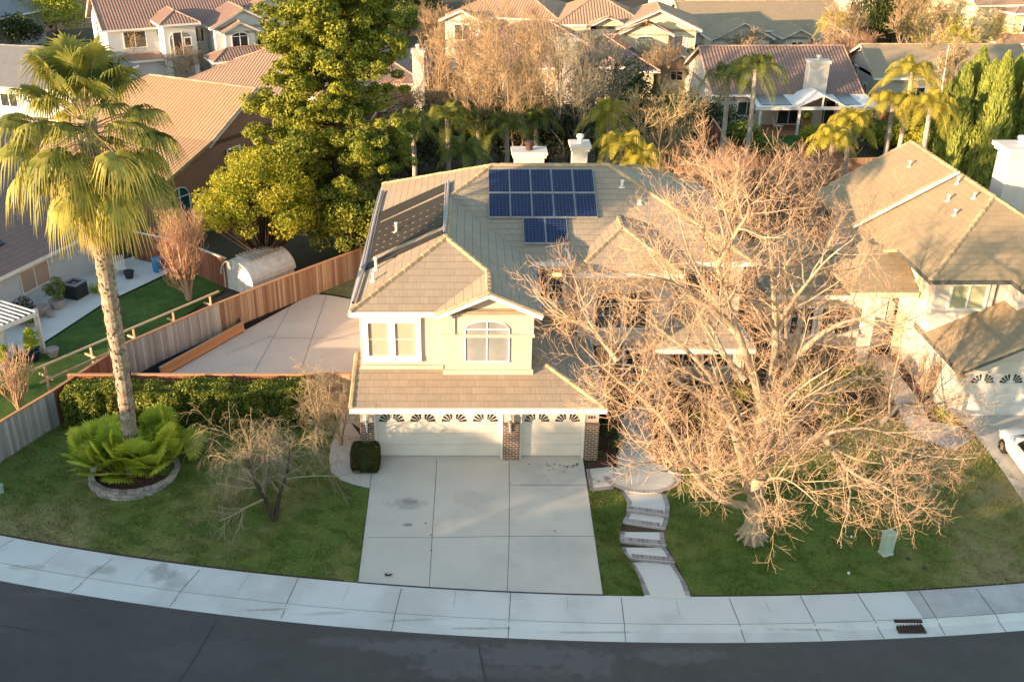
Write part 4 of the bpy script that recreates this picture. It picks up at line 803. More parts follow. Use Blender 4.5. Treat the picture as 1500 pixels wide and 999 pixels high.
# ---- far houses
bldg('house', 'large pale two-storey house with red tile roof and tall arched portico at upper left', (-36.6, 104.8, 0), 27, 'st_cool', 'roof_redS', [
  (0, 16, 0, 10, 0, 5.5, 'x', True, True, .55), (5.0, 8.2, -3.0, 1, 0, 6.1, 'y', False, True, .5), (10.0, 16.0, -3.6, 1, 0, 5.5, 'y', True, True, .5), (10.8, 13.9, -4.4, -3.6, 2.8, 5.1, 'y', True, True, .5), (9.2, 16.6, -6.4, -3.6, 0, 2.7, 'x', False, False, .5), (.5, 5, -1.6, 0, 0, 2.6, 'x', False, False, .35)],
  [('S', 1.6, 0, 3.6, 2.1, 1.5), ('S', 11.5, -4.4, 3.2, 1.6, 1.4, dict(arch=.35)), ('S', 14.3, -3.6, 3.5, 1.3, 1.2, dict(mun=(1, 2))), ('S', 8.6, 0, 3.7, 1.0, 1.3), ('S', 5.5, -3.0, .1, 2.2, 4.6, dict(gm='glass_pale', cols=1, trim=.02, arch=.5)), ('S', 5.9, -3.03, 3.0, .8, 2.2, dict(cols=1)), ('S', 7.0, -3.03, 3.9, .6, .7, dict(cols=1)), ('W', 0, 6.5, 3.5, 1.0, 1.6, dict(cols=1, arch=.5)), ('W', 0, 3.5, .6, 1.2, 1.2)], doors=[(10.2, 15.2, -6.4, 2.2, 'white_paint')])  # tall arched portico pane stands for a recess, its shade put into the colour
bldg('house', 'low grey-roofed house with one tan skylight panel, at the left edge', (-41.5, 91.5, 0), -12, 'st_cool', 'roof_grey', [(-16, 6, 0, 11, 0, 2.7, 'x', False, False, .42)], [('S', -8, 0, .9, 2, 1.1), ('S', -1, 0, .9, 1.6, 1.1)])
bldg('house', 'grey-green single-storey house in the far upper left corner', (-60, 120, 0), -20, 'st_grey', 'roof_grey', [(-9, 3, 0, 12, 0, 4.0, 'y', True, True, .4)], [('S', -2.5, 0, 1.4, 2.4, 1.3), ('S', -7, 0, 1.2, 2.0, 1.4)])
bldg('house', 'orange-roofed low house behind the brown stucco house', (-23.5, 90.5, 0), -14, 'st_cream', 'roof_orS', [(-3.5, 12, 0, 13, 0, 2.6, 'x', False, False, .36)], [('S', 2, 0, .9, 1.5, 1.1)])
bldg('house', 'white gabled house just left of the tall conifer top', (-21.5, 112, 0), 20, 'st_far', 'roof_redS', [(-2, 6, 0, 10, 0, 6.4, 'y', True, True, .6)], [('W', -2, 6, 4, .8, 1.2), ('S', 2, 0, 4, .8, 1.2)])
bldg('house', 'plain beige two-storey house behind the conifer, cut by the top edge', (-8.5, 150, 0), 0, 'st_cream', 'roof_orS', [(-8, 3, 0, 9, 0, 7.5, 'x', False, False, .5)], [('S', -.5, 0, 4.9, 1.6, 1.2), ('S', -5, 0, 4.9, 1.6, 1.2)])
bldg('house', 'white two-storey house with orange roof left of the bare trees', (-1.6, 113, 0), -18, 'st_far', 'roof_orS', [(-.5, 11, -0, 9, 0, 5.8, 'x', False, False, .42), (-.5, 3.4, -2.2, 0, 0, 5.6, 'y', True, False, .45)], [('S', .6, -2.2, 3.6, 1.7, 1.5), ('W', -.5, 6, 4.0, 1, 1.3), ('W', -.5, 2.5, .6, 1, 1.3), ('S', 5, 0, 3.6, 1.8, 1.5), ('S', 9, 0, 3.6, 1.2, 1.5)])
bldg('house', 'long house with faded red barrel tile hip roof behind the bare tree thicket', (2.5, 92.5, 0), 3, 'st_cream', 'roof_redS', [(-3, 11.5, 3, 15, 0, 3.6, 'x', False, False, .5), (8, 15.2, 4.5, 13, 0, 2.9, 'x', False, False, .55)], [('S', 9, 4.5, .9, 1.4, 1.1), ('S', 3, 3, .9, 1.6, 1.2), ('S', -1, 3, .9, 1.6, 1.2)], chim=[(5.6, 1.9, 1.7, .9, 0, 6.3)])
bldg('house', 'small house with dark mauve roof and a tall pale chimney beside the conifer', (-9.5, 90, 0), 0, 'st_tan', 'roof_mauve', [(-5, 5, 3, 16, 0, 2.7, 'y', False, False, .42)], [('S', 1.5, 3, .9, 1.2, 1.1)], chim=[(4.4, -.6, 1.0, 1.0, 0, 6.2)])
bldg('house', 'cream two-storey house with wide blank windows above the thicket', (9.6, 107.3, 0), 0, 'st_cream', 'roof_orS', [(-.5, 8.0, 0, 9, 0, 5.7, 'x', False, False, .5), (2.6, 6.0, -1, 0, 0, 5.6, 'y', True, False, .5)], [('S', .3, 0, 3.4, 2.0, 1.5, dict(gm='glass_pale', cols=3)), ('S', 3.5, -1, 3.3, 1.6, 1.3, dict(arch=.4, gm='blind'))])
bldg('house', 'yellow sunlit two-storey house with arched window and low garage gable', (15.1, 105.8, 0), -6, 'st_cream', 'roof_orS', [(0, 7.6, 0, 9, 0, 5.5, 'y', True, False, .45), (.2, 4.8, -1.2, 0, 0, 5.2, 'y', True, False, .5), (3.6, 8.0, -5.2, -1.2, 0, 2.6, 'y', True, False, .55)], [('S', 1.7, -1.2, 3.3, 1.8, 1.3, dict(arch=.35, gm='shade')), ('S', 5.5, 0, 3.2, 1.2, 1.6, dict(gm='blind', rows=2, cols=1)), ('S', 5.0, -5.2, 1.5, 1.1, .8)])
bldg('house', 'long low house with grey-beige flat tile roof and two front gables', (26.9, 118, 0), 4, 'st_far', 'roof_beige', [(-1.5, 17, 3, 14, 0, 2.9, 'x', True, True, .42), (.3, 6.6, -1.4, 4, 0, 2.7, 'y', True, False, .5), (8.6, 11.6, -1, 4, 0, 2.7, 'y', True, False, .5), (12, 15.8, -2.2, 4, 0, 2.7, 'y', True, False, .5)], [('S', 1.6, -1.4, .8, 3.4, 1.2), ('S', 12.9, -2.2, 1.2, 1.8, .9, dict(arch=.4)), ('S', 9.4, -1, .7, 1.2, 1.4)])
HP = bldg('house', 'house with brown tile roof, stout chimney and white patio cover', (21.3, 88.2, 0), 1, 'st_far', 'roof_redS', [(0, 12.2, 0, 12, 0, 2.75, 'x', True, True, .46)], [('S', 5.6, 0, .1, 1.9, 2.0), ('S', 8.8, 0, .1, 1.7, 2.0), ('S', 2, 0, .9, 1.6, 1.1)], chim=[(7.6, -.6, 1.7, 1.0, 0, 5.6)])
b = B()
for x0, x1 in ((2.6, 6.4), (9.6, 12.9)): b.slab([(x0, -3.8, 2.45), (x1, -3.8, 2.45), (x1, -.2, 2.75), (x0, -.2, 2.75)], .1)
b.slab([(6.0, -3.9, 2.5), (8.0, -3.9, 3.4), (8.0, -.2, 3.4), (6.0, -.2, 2.5)], .08); b.slab([(8.0, -3.9, 3.4), (10.0, -3.9, 2.5), (10.0, -.2, 2.5), (8.0, -.2, 3.4)], .08); b.bar((2.4, -3.85, 2.32), (13.0, -3.85, 2.32), .14, .26); b.bar((8, -3.88, 2.4), (8, -3.88, 3.3), .12, .1, up=(0,1,0)); b.build('patio_cover', M['white_paint'], HP, local=True)
b = B(); b.slab([(3.1, -3.4, 2.53), (5.6, -3.4, 2.53), (5.6, -.6, 2.77), (3.1, -.6, 2.77)], .04); b.slab([(10.0, -3.4, 2.53), (11.4, -3.4, 2.53), (11.4, -.6, 2.77), (10.0, -.6, 2.77)], .04); b.build('dark_screen', M['glass_black'], HP, local=True)
for x in (2.9, 6.2, 9.8, 12.7): b = B(); b.box((x-.09, -3.8, 0), (x+.09, -3.62, 2.3)); b.build('patio_post', M['white_paint'], HP, local=True)
bldg('house', 'grey gabled house with tan tile roof right of the patio cover', (37.2, 93.6, 0), 0, 'st_grey', 'roof_beige', [(0, 14, 0, 8.5, 0, 3.1, 'x', True, True, .46)], [('W', 0, 3.0, .6, .9, 1.3), ('W', 0, 6.0, 2.2, .9, .8), ('S', 3, 0, .9, 1.5, 1.2)])
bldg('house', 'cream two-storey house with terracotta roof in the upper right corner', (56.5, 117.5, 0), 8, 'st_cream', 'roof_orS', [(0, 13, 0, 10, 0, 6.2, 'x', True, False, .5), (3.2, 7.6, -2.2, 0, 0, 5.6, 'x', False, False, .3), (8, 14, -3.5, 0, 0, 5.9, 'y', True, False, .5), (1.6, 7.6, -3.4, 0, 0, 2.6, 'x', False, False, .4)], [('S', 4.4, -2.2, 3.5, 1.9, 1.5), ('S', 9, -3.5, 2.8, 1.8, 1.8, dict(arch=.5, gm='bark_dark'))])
bldg('house', 'tan roof house with dark solar sheets at the far right edge', (62, 103, 0), 0, 'st_tan', 'roof_beige', [(0, 12, 0, 9, 0, 2.8, 'x', False, False, .42)], [('S', 3, 0, .9, 1.6, 1.2)])
bldg('house', 'distant house with bright orange roof at the top middle', (26, 146, 0), 0, 'st_far', 'roof_orS', [(0, 16, 0, 9, 0, 4.2, 'x', False, False, .42)], [('S', 2, 0, 2.2, 1.6, 1.2)])
bldg('house', 'distant house whose white gable peeks over the grey-beige roof', (52, 150, 0), 0, 'st_far', 'roof_beige', [(0, 14, 0, 9, 0, 3.2, 'x', True, True, .42)], [('S', 2, 0, 1, 1.6, 1.2)])
# houses across the street, behind the camera: their roofs throw the shade over the front gardens
bldg('house', 'two-storey house across the street whose roof shades the driveway', (-31, 6.5, -.3), 17, 'st_tan', 'roof_beige', [(-9.4, 10, -5, 5, 0, 4.7, 'x', True, True, .54)], [('S', -4, -5, 1, 1.6, 1.2)])
bldg('house', 'two-storey house across the street shading the palm lawn', (-49.4, 12.8, -.3), 20, 'st_cream', 'roof_redS', [(-9, 9, -5, 5, 0, 5.0, 'x', True, True, .56)], [('S', -4, -5, 1, 1.6, 1.2)])
bldg('house', 'two-storey house across the street shading the front lawn by the bare tree', (-13, 5.5, -.3), 6, 'st_far', 'roof_beige', [(-8, 14, -11, -1, 0, 4.4, 'x', True, True, .5)], [('S', -4, -11, 1, 1.6, 1.2)])
# ================================================================ vegetation
def unit_rand(k): return nrm(RG.normal(size=(k, 3)))
FLOOR = [-50.0]
def level(PP, PR, m, t0, t1, ln, a0, a1, npt, up, wob, rf, rend, lj=.35, taper=.5, rmax=None):
    K, n, _ = PP.shape; k = np.repeat(np.arange(K), m); t = (np.tile(np.arange(m), K)+RG.random(K*m))/m*(t1-t0)+t0
    fi = np.clip(t*(n-1), 0, n-1.001); i = fi.astype(int); f = (fi-i)[:, None]
    pos = PP[k, i]*(1-f)+PP[k, i+1]*f; tan = nrm(PP[k, i+1]-PP[k, i]); r = (PR[k, i]*(1-f[:, 0])+PR[k, i+1]*f[:, 0])*rf
    if rmax: r = np.minimum(r, rmax)
    q = unit_rand(len(k)); q = nrm(q-(q*tan).sum(1, keepdims=True)*tan); a = np.radians(RG.uniform(a0, a1, len(k)))[:, None]
    d = tan*np.cos(a)+q*np.sin(a); L = ln*(1-taper*t)*RG.uniform(1-lj, 1+lj, len(k)); seg = (L/(npt-1))[:, None]
    out = [pos]
    for s_ in range(npt-1):
        d = nrm(d+np.array([0, 0, up])+RG.normal(size=d.shape)*wob); pos = pos+d*seg; pos[:, 2] = np.maximum(pos[:, 2], FLOOR[0]); out.append(pos)
    return np.stack(out, 1), r[:, None]*np.linspace(1, rend, npt)[None]
def smoothpath(pts, r0, r1, n=12):
    pts = np.array(pts, float); t = np.concatenate([[0], np.cumsum(np.linalg.norm(np.diff(pts, axis=0), axis=1))]); t /= t[-1]; T_ = np.linspace(0, 1, n)
    out = np.stack([np.interp(T_, t, pts[:, j]) for j in range(3)], 1); o2 = out.copy(); o2[1:-1] = (out[:-2]+2*out[1:-1]+out[2:])/4
    return o2, r0+(r1-r0)*T_**.8
# ---- the big bare tree
def bigtree():
    Y0 = 29.6
    def q(u, v, dy=0.0): return Q(u, v, Y0+dy)
    L_ = []
    def limb(r0, r1, *p): L_.append(smoothpath([q(*k) for k in p], r0, r1*.45))
    root = thing('bare_tree', 'huge leafless pale-barked tree with a wide crown of fine twigs on the front lawn', 'tree', (*G(1102, 790)[:2], -.55))
    b = B()
    tp, tr = smoothpath([q(1102,792), q(1104,760), q(1107,725), q(1112,690), q(1117,650), q(1121,605)], .34, .22, 9); tr[0] = .44; tr[1] = .34
    b.tubes(tp, tr, 10); a = np.arange(11)*.58
    for t in a:                                              # root flare
        p0 = np.array(q(1102, 778)); b.tubes([p0+[.12*cos(t), .12*sin(t), .45], p0+[.30*cos(t), .30*sin(t), .02], p0+[.44*cos(t), .44*sin(t), -.17], p0+[.6*cos(t), .6*sin(t), -.27]], [.15, .12, .08, .03], 6)
    b.build('trunk', M['bark_pale'], root, smooth=True)
    limb(.20,.04,(1121,610),(1107,560,-.3),(1085,500,-.8),(1062,430,-1),(1042,360,-1.2),(1018,300,-1.5))
    limb(.20,.04,(1122,606),(1132,560,.3),(1137,500,.5),(1132,400,.6),(1125,340,.8),(1120,290,1))
    limb(.18,.04,(1122,600),(1150,560,.2),(1166,500,.6),(1187,420,1),(1210,370,1.4),(1226,328,1.8))
    limb(.20,.04,(1110,700),(1140,662,-.4),(1190,640,-1),(1240,628,-1.6),(1280,624,-2.0),(1312,640,-2.2))
    limb(.12,.03,(1205,636,-1.1),(1232,680,-1.8),(1262,702,-2.3),(1290,708,-2.6),(1318,728,-2.8))
    limb(.19,.04,(1102,720),(1086,670,.2),(1070,620,.6),(1052,560,1),(1010,515,1.5),(960,478,2),(900,432,2.3))
    limb(.17,.04,(1100,742),(1060,738,-.8),(1035,720,-1),(1008,680,-1.4),(992,648,-1.6),(975,610,-1.8),(935,578,-2),(895,552,-2.2),(850,505,-2.4))
    limb(.14,.03,(1066,610,.7),(1020,575,.2),(965,545,-.3),(905,530,-.7),(850,540,-1))
    limb(.14,.03,(1160,530,.4),(1200,490,.2),(1250,465,0),(1285,472,-.4),(1310,498,-.8))
    limb(.14,.03,(1140,660,-.3),(1180,600,1),(1230,560,2),(1280,548,2.8),(1312,562,3.2))
    limb(.15,.03,(1108,700),(1095,650,-2),(1080,600,-3.4),(1060,560,-4.4),(1040,500,-5))
    limb(.15,.03,(1112,690),(1130,640,-2),(1150,590,-3.6),(1180,560,-4.6),(1215,540,-5.2))
    limb(.14,.03,(1110,690),(1120,660,2),(1140,600,3.6),(1150,520,4.6),(1160,450,5))
    limb(.13,.03,(1095,560,-.3),(1060,520,2),(1030,450,3.4),(990,410,4),(962,365,4.6))
    limb(.12,.03,(1078,480,-.9),(1030,440,-1.6),(980,410,-2.2),(930,400,-2.6))
    limb(.12,.03,(1135,480,.5),(1170,430,-.8),(1210,380,-1.6),(1250,350,-2))
    limb(.12,.03,(1050,390,-1.1),(1085,330,-2),(1100,310,-2.4),(1092,275,-2.6))
    limb(.10,.03,(1108,712),(1130,700,-2.4),(1150,700,-4),(1175,715,-5.2),(1200,740,-5.8))
    limb(.10,.03,(1104,725),(1080,715,-2.6),(1050,700,-4.0),(1020,690,-5.0),(985,690,-5.6))
    limb(.10,.03,(1240,628,-1.6),(1290,660,-.6),(1312,676,.4),(1338,690,1))
    limb(.10,.03,(1290,622,-2.2),(1320,590,-1.6),(1335,590,-1),(1355,612,-.6))
    limb(.11,.03,(1010,680,-1.4),(970,670,-2.6),(930,650,-3.4),(900,600,-3.8))
    limb(.10,.03,(905,530,-.7),(875,490,.2),(850,450,.6),(845,420,.8))
    limb(.11,.03,(1085,500,-.8),(1040,430,.2),(1008,370,.8),(992,310,1.2))
    limb(.11,.03,(1150,555,.3),(1152,470,1.6),(1150,380,2.2),(1160,300,2.6))
    limb(.10,.03,(1062,430,-1),(1070,370,.4),(1062,300,1.0),(1050,250,1.2))
    PP = np.stack([p for p, r in L_]); PR = np.stack([r for p, r in L_])
    b = B(); b.tubes(PP, PR, 7)
    l2, r2 = level(PP, PR, 8, .10, 1.0, 3.1, 28, 70, 7, .07, .13, .6, .28, rmax=.042); b.tubes(l2, r2, 5)
    b.build('limbs', M['bark_pale'], root, smooth=True)
    b = B(); l3, r3 = level(l2, r2, 6, .12, 1.0, 1.35, 30, 75, 6, .07, .15, .62, .45, rmax=.013); b.tubes(l3, np.maximum(r3, .005), 4)
    l4, r4 = level(l3, r3, 5, .1, 1.0, .75, 30, 70, 5, .12, .15, .8, .6, rmax=.008); b.tubes(l4, np.maximum(r4, .0042), 3)
    l5, r5 = level(l4, r4, 3, .15, 1.0, .45, 25, 60, 4, .12, .12, .9, .6, rmax=.007); b.tubes(l5, np.maximum(r5, .003), 3)
    b.build('twigs', M['twig'], root)
bigtree()
def baretree(name, label, loc, H_, W_, up=.05, mat='twig_far', trunk='twig_far', n1=7, m2=6, m3=5, m4=4, group=None, tr=.12, t0=.25, droop4=None, base=.12, rmin=.006, lean=(0, 0), cat='tree', forks=1, a01=(18, 45), l2=.42, l3=.22, l4=.12):
    root = thing(name, label, cat, loc, 0, group); x, y, z = loc; b = B(); P0, R0 = [], []
    for k in range(forks):
        a = 2*pi*k/forks+random.random(); sp = W_*.28*(forks > 1)
        p, r = smoothpath([(x, y, z-.1), (x+.3*sp*cos(a)+lean[0]*.3, y+.3*sp*sin(a)+lean[1]*.3, z+H_*.3), (x+.8*sp*cos(a)+lean[0]*.6, y+.8*sp*sin(a)+lean[1]*.6, z+H_*.6), (x+sp*cos(a)+lean[0], y+sp*sin(a)+lean[1], z+H_*.97)], tr, tr*.22, 10)
        P0.append(p); R0.append(r)
    P0 = np.array(P0); R0 = np.array(R0); b.tubes(P0, R0, 7); b.build('trunk', M[trunk], root, smooth=True)
    b = B(); l1, r1 = level(P0, R0, n1, t0, 1.0, W_*.62, *a01, 7, up, .10, .6, .35, taper=.45, rmax=tr*.5); b.tubes(l1, r1, 5)
    s_, q = level(l1, r1, m2, .2, 1.0, W_*l2, 22, 60, 5, up, .13, .6, .4); b.tubes(s_, np.maximum(q, rmin*1.4), 4)
    s3, q3 = level(s_, q, m3, .15, 1.0, W_*l3, 22, 60, 4, up if droop4 is None else droop4, .14, .7, .5, rmax=.02); b.tubes(s3, np.maximum(q3, rmin), 3)
    if m4: s4, q4 = level(s3, q3, m4, .2, 1.0, W_*l4, 22, 60, 4, up if droop4 is None else droop4, .12, .8, .6, rmax=.012); b.tubes(s4, np.maximum(q4, rmin*.8), 3)
    b.build('crown', M[mat], root)
    return root
def leafclumps(b, Cn, Rr, n, size, squash=.8, m=0, elong=1.0, upb=0.0):
    Cn = np.asarray(Cn, float); Rr = np.asarray(Rr, float); K = len(Cn); k = np.repeat(np.arange(K), n); d = unit_rand(len(k)); rad = RG.uniform(.55, 1.05, len(k))**.6
    p = Cn[k]+d*rad[:, None]*Rr[k][:, None]*np.array([1, 1, squash]); nr = nrm(d+RG.normal(size=d.shape)*.6); a = nrm(np.cross(nr, unit_rand(len(k)))+np.array([0, 0, upb])); c = nrm(np.cross(nr, a)); s_ = size*RG.uniform(.6, 1.25, len(k))[:, None]
    rn = np.clip(RG.random(K)[k]*.55+RG.random(len(k))*.45, 0, 1)
    b.quads(p, a*s_*elong, c*s_*.6, m, rn); return b
def leaftree(name, label, loc, Rx, Hc, z0, K, n, size, mat, trunk='bark_dark', group=None, cr=(.5, .9), squash=.8, tr=.2, cat='tree', flat=1.0):
    root = thing(name, label, cat, loc, 0, group); x, y, z = loc; b = B()
    b.tubes(*[np.array(q)[None] for q in smoothpath([(x, y, z-.1), (x+.1, y, z+z0*.6), (x, y, z+z0+Hc*.6)], tr, tr*.3, 7)], 7)
    d = unit_rand(K); d[:, 2] = np.abs(d[:, 2])*1.0-.25*(RG.random(K) < .4); rad = RG.uniform(.35, 1, K)**.5; Cn = np.array([x, y, z+z0+Hc*.42])+d*rad[:, None]*np.array([Rx, Rx, Hc*.55])
    L1 = np.stack([np.broadcast_to([x, y, z+z0*.8+.2], (K, 3)), (Cn+[x, y, z+z0])/2, Cn], 1); b.tubes(L1, np.broadcast_to([tr*.4, tr*.2, .02], (K, 3)), 5); b.build('trunk', M[trunk], root, smooth=True)
    b = B(); leafclumps(b, Cn, RG.uniform(*cr, K), n, size, squash); b.build('crown', M[mat], root); return root
# ---- fan palms
def fans(b, bl, org, az, elv, plen, blade, seg=34, droop=.5, spread=150, w=.035, pr=.016, fold=.5, wide=0):
    F = len(az); ca, sa = np.cos(az), np.sin(az); d0 = np.stack([ca*np.cos(elv), sa*np.cos(elv), np.sin(elv)], 1)
    t = np.linspace(0, 1, 6); pts = org[:, None]+d0[:, None]*(t[None, :, None]*plen[:, None, None]); pts[..., 2] -= (droop*.35*plen)[:, None]*t[None]**2
    b.tubes(pts, np.broadcast_to(pr*np.linspace(1.3, .8, 6), (F, 6)), 4)
    hub = pts[:, -1]; ax = nrm(pts[:, -1]-pts[:, -2]); sd = nrm(np.cross(ax, [0, 0, 1.0])); up = np.cross(sd, ax)
    roll = RG.uniform(-.35, .35, F)[:, None]; s2 = sd*np.cos(roll)+up*np.sin(roll); u2 = np.cross(s2, ax)
    ph = np.radians(np.linspace(-spread, spread, seg))
    V, Fc, rn = [], [], []
    L_ = blade[:, None]*(.68+.32*np.cos(ph[None]/1.6))*RG.uniform(.9, 1.08, (F, seg))
    d = ax[:, None]*np.cos(ph)[None, :, None]+s2[:, None]*np.sin(ph)[None, :, None]+u2[:, None]*(.18*np.abs(np.sin(ph)))[None, :, None]*fold*2
    perp = nrm(-ax[:, None]*np.sin(ph)[None, :, None]+s2[:, None]*np.cos(ph)[None, :, None])
    ts = np.array([0.0, .28, .5, .75, 1.0]); ws = np.array([.25, 1.0, .7, .38, .05])*w; X = []
    if wide: ws = np.array([.3, 1.0, 1.25, .9, .08])*w
    for i_, tt in enumerate(ts):
        sag = np.maximum(tt-.28, 0)**1.5; dr = (droop[:, None]*L_*sag*1.9*RG.uniform(.8, 1.25, L_.shape))[..., None]
        horiz = tt-(droop[:, None]*np.maximum(tt-.45, 0)*.75)
        c_ = hub[:, None]+d*(L_*horiz)[..., None]-np.array([0, 0, 1.0])*dr
        wd = (perp+u2[:, None]*.35)*(ws[i_]*(blade/1.0))[:, None, None]; X.append(np.stack([c_-wd, c_+wd], 2))
    X = np.stack(X, 2); n_ = len(ts); idx = np.arange(F*seg*n_*2).reshape(F*seg, n_, 2)
    Fq = np.stack([idx[:, :-1, 0], idx[:, :-1, 1], idx[:, 1:, 1], idx[:, 1:, 0]], -1).reshape(-1, 4)
    rr = np.repeat(np.clip(RG.random(F)[:, None]*.7+RG.random((F, seg))*.3, 0, 1).ravel(), n_-1); bl.arr(X.reshape(-1, 3), Fq, 0, rr)
def bigpalm():
    bx_, by_, bz_ = G(196, 690); top = Q(128, 188, by_); zt = top[2]+.15; root = thing('fan_palm', 'tall fan palm with shaggy yellow-green crown and dead skirt, rising from the stone ring', 'palm tree', (bx_, by_, bz_))
    b = B(); n = 60; zz = np.linspace(bz_-.1, zt+.2, n); xs = bx_+(top[0]-bx_)*np.linspace(0, 1, n)+.06*np.sin(zz*.5); rr = .27+.05*np.exp(-(zz-bz_)/1.0)+.05*((zz-bz_)/zt)+.022*np.sin(zz*17)
    b.tubes(np.stack([xs, np.full(n, by_), zz], 1), rr, 14)
    K = 620; z_ = RG.uniform(bz_+.1, zt-.5, K); a = RG.random(K)*6.28; r_ = .285+.05*((z_-bz_)/zt); xc = np.interp(z_, zz, xs)
    # broken leaf-base boots on the bark
    o = np.stack([np.cos(a), np.sin(a), 0*a], 1); tg = np.stack([-np.sin(a), np.cos(a), 0*a], 1); p = np.stack([xc, np.full(K, by_), z_], 1)+o*r_[:, None]
    upv = np.array([0, 0, 1.0]); s_ = RG.uniform(.7, 1.3, K)[:, None]
    V = np.stack([p-tg*.07*s_-o*.02, p+tg*.07*s_-o*.02, p+upv*.13*s_+o*.05+tg*.02, p+upv*.13*s_+o*.05-tg*.02, ], 1); b.arr(V, np.arange(K*4).reshape(-1, 4)); b.build('trunk', M['palm_bark'], root)
    ctr = np.array([top[0], by_, zt]); b, bl = B(), B(); F = 54; i_ = np.arange(F); az = i_*2.399963+RG.normal(size=F)*.1; e = np.radians(np.interp(i_/F, [0, .25, .6, 1], [80, 48, 8, -30])+RG.normal(size=F)*6)
    org = ctr+np.stack([.12*np.cos(az), .12*np.sin(az), .35-1.1*i_/F], 1)
    fans(b, bl, org, az, e, RG.uniform(1.7, 2.3, F), RG.uniform(1.25, 1.6, F), 40, np.interp(i_/F, [0, .5, 1], [.32, .58, .8]), w=.034)
    bl0 = bl; bl = B(); F = 34; i_ = np.arange(F); az = i_*2.399963+1; e = np.radians(np.interp(i_/F, [0, 1], [-35, -66])+RG.normal(size=F)*7); org = ctr+np.stack([.2*np.cos(az), .2*np.sin(az), -.55-.7*i_/F], 1)
    fans(b, bl, org, az, e, RG.uniform(1.0, 1.5, F), RG.uniform(.95, 1.2, F), 32, np.full(F, .78), w=.034); bl.build('lower_fronds', M['palm_yel'], root)
    b.build('petioles', M['twig_dry'], root); bl0.build('fronds', M['palm_leaf'], root)
    b, bl = B(), B(); F = 58; i_ = np.arange(F); az = i_*2.399963+.4; e = np.radians(-74+RG.normal(size=F)*7); org = ctr+np.stack([.28*np.cos(az), .28*np.sin(az), -.9-1.3*i_/F], 1)
    fans(b, bl, org, az, e, RG.uniform(.6, 1.1, F), RG.uniform(.75, 1.0, F), 26, np.full(F, 1.0), w=.03); 
    b.build('dead_petioles', M['twig_dry'], root); bl.build('dead_skirt', M['palm_dead'], root)
bigpalm()
def clumppalm(x, y, z, n, i):
    root = thing('fan_palm_shrub', LB[i], 'palm shrub', (x, y, z), 0, 'low fan palms in the stone ring'); b, bl = B(), B(); i_ = np.arange(n); az = i_*2.399963+RG.normal(size=n)*.3; e = np.radians(np.interp(i_/n, [0, .5, 1], [80, 58, 28])+RG.normal(size=n)*6)
    org = np.array([x, y, z])+np.stack([.1*np.cos(az), .1*np.sin(az), 0*az], 1); fans(b, bl, org, az, e, RG.uniform(.8, 1.5, n), RG.uniform(.72, 1.0, n), 30, np.full(n, .16), spread=112, w=.042, fold=.25, pr=.013, wide=1)
    b.build('stalks', M['palm_low'], root); bl.build('fronds', M['palm_low'], root)
px_, py_, pz_ = G(196, 690)
LB = ['low fan palm at the back left of the stone ring', 'low fan palm at the back right of the stone ring', 'low fan palm on the right side of the stone ring', 'low fan palm at the front of the stone ring', 'low fan palm on the left side of the stone ring', 'low fan palm between trunk and front edge of the stone ring']
for i, (dx, dy) in enumerate(((-1.0, .75), (.85, .85), (1.15, .05), (.35, -.6), (-1.2, 0), (-.45, -.5))): clumppalm(px_+dx, py_+dy, pz_+.2, 17, i)
root = thing('stone_ring', 'round dry-stone planter ring around the palm on the left lawn', 'planter', (px_, py_, pz_)); b = B()
cxr, cyr = G(198, 692)[:2]
for row in range(3):
    n = 34
    for k in range(n):
        t0, t1 = 2*pi*(k+.5*(row % 2)+.03)/n, 2*pi*(k+.97+.5*(row % 2))/n; r1 = 1.80-.03*row+random.uniform(-.02, .02); z0 = pz_-.22+row*.125; r0 = r1-.22
        q = [(cxr+r*cos(t), cyr+r*sin(t)*.92) for r, t in ((r0, t0), (r1, t0), (r1, t1), (r0, t1))]; b.hexa([(x, y, z0) for x, y in q]+[(x, y, z0+.108) for x, y in q])
b.build('stones', M['ring_stone'], root); b = B(); b.prism([(cxr+1.62*cos(2*pi*k/24), cyr+1.5*sin(2*pi*k/24)) for k in range(24)], pz_-.3, pz_+.0); b.build('soil_fill', M['mulch'], root)
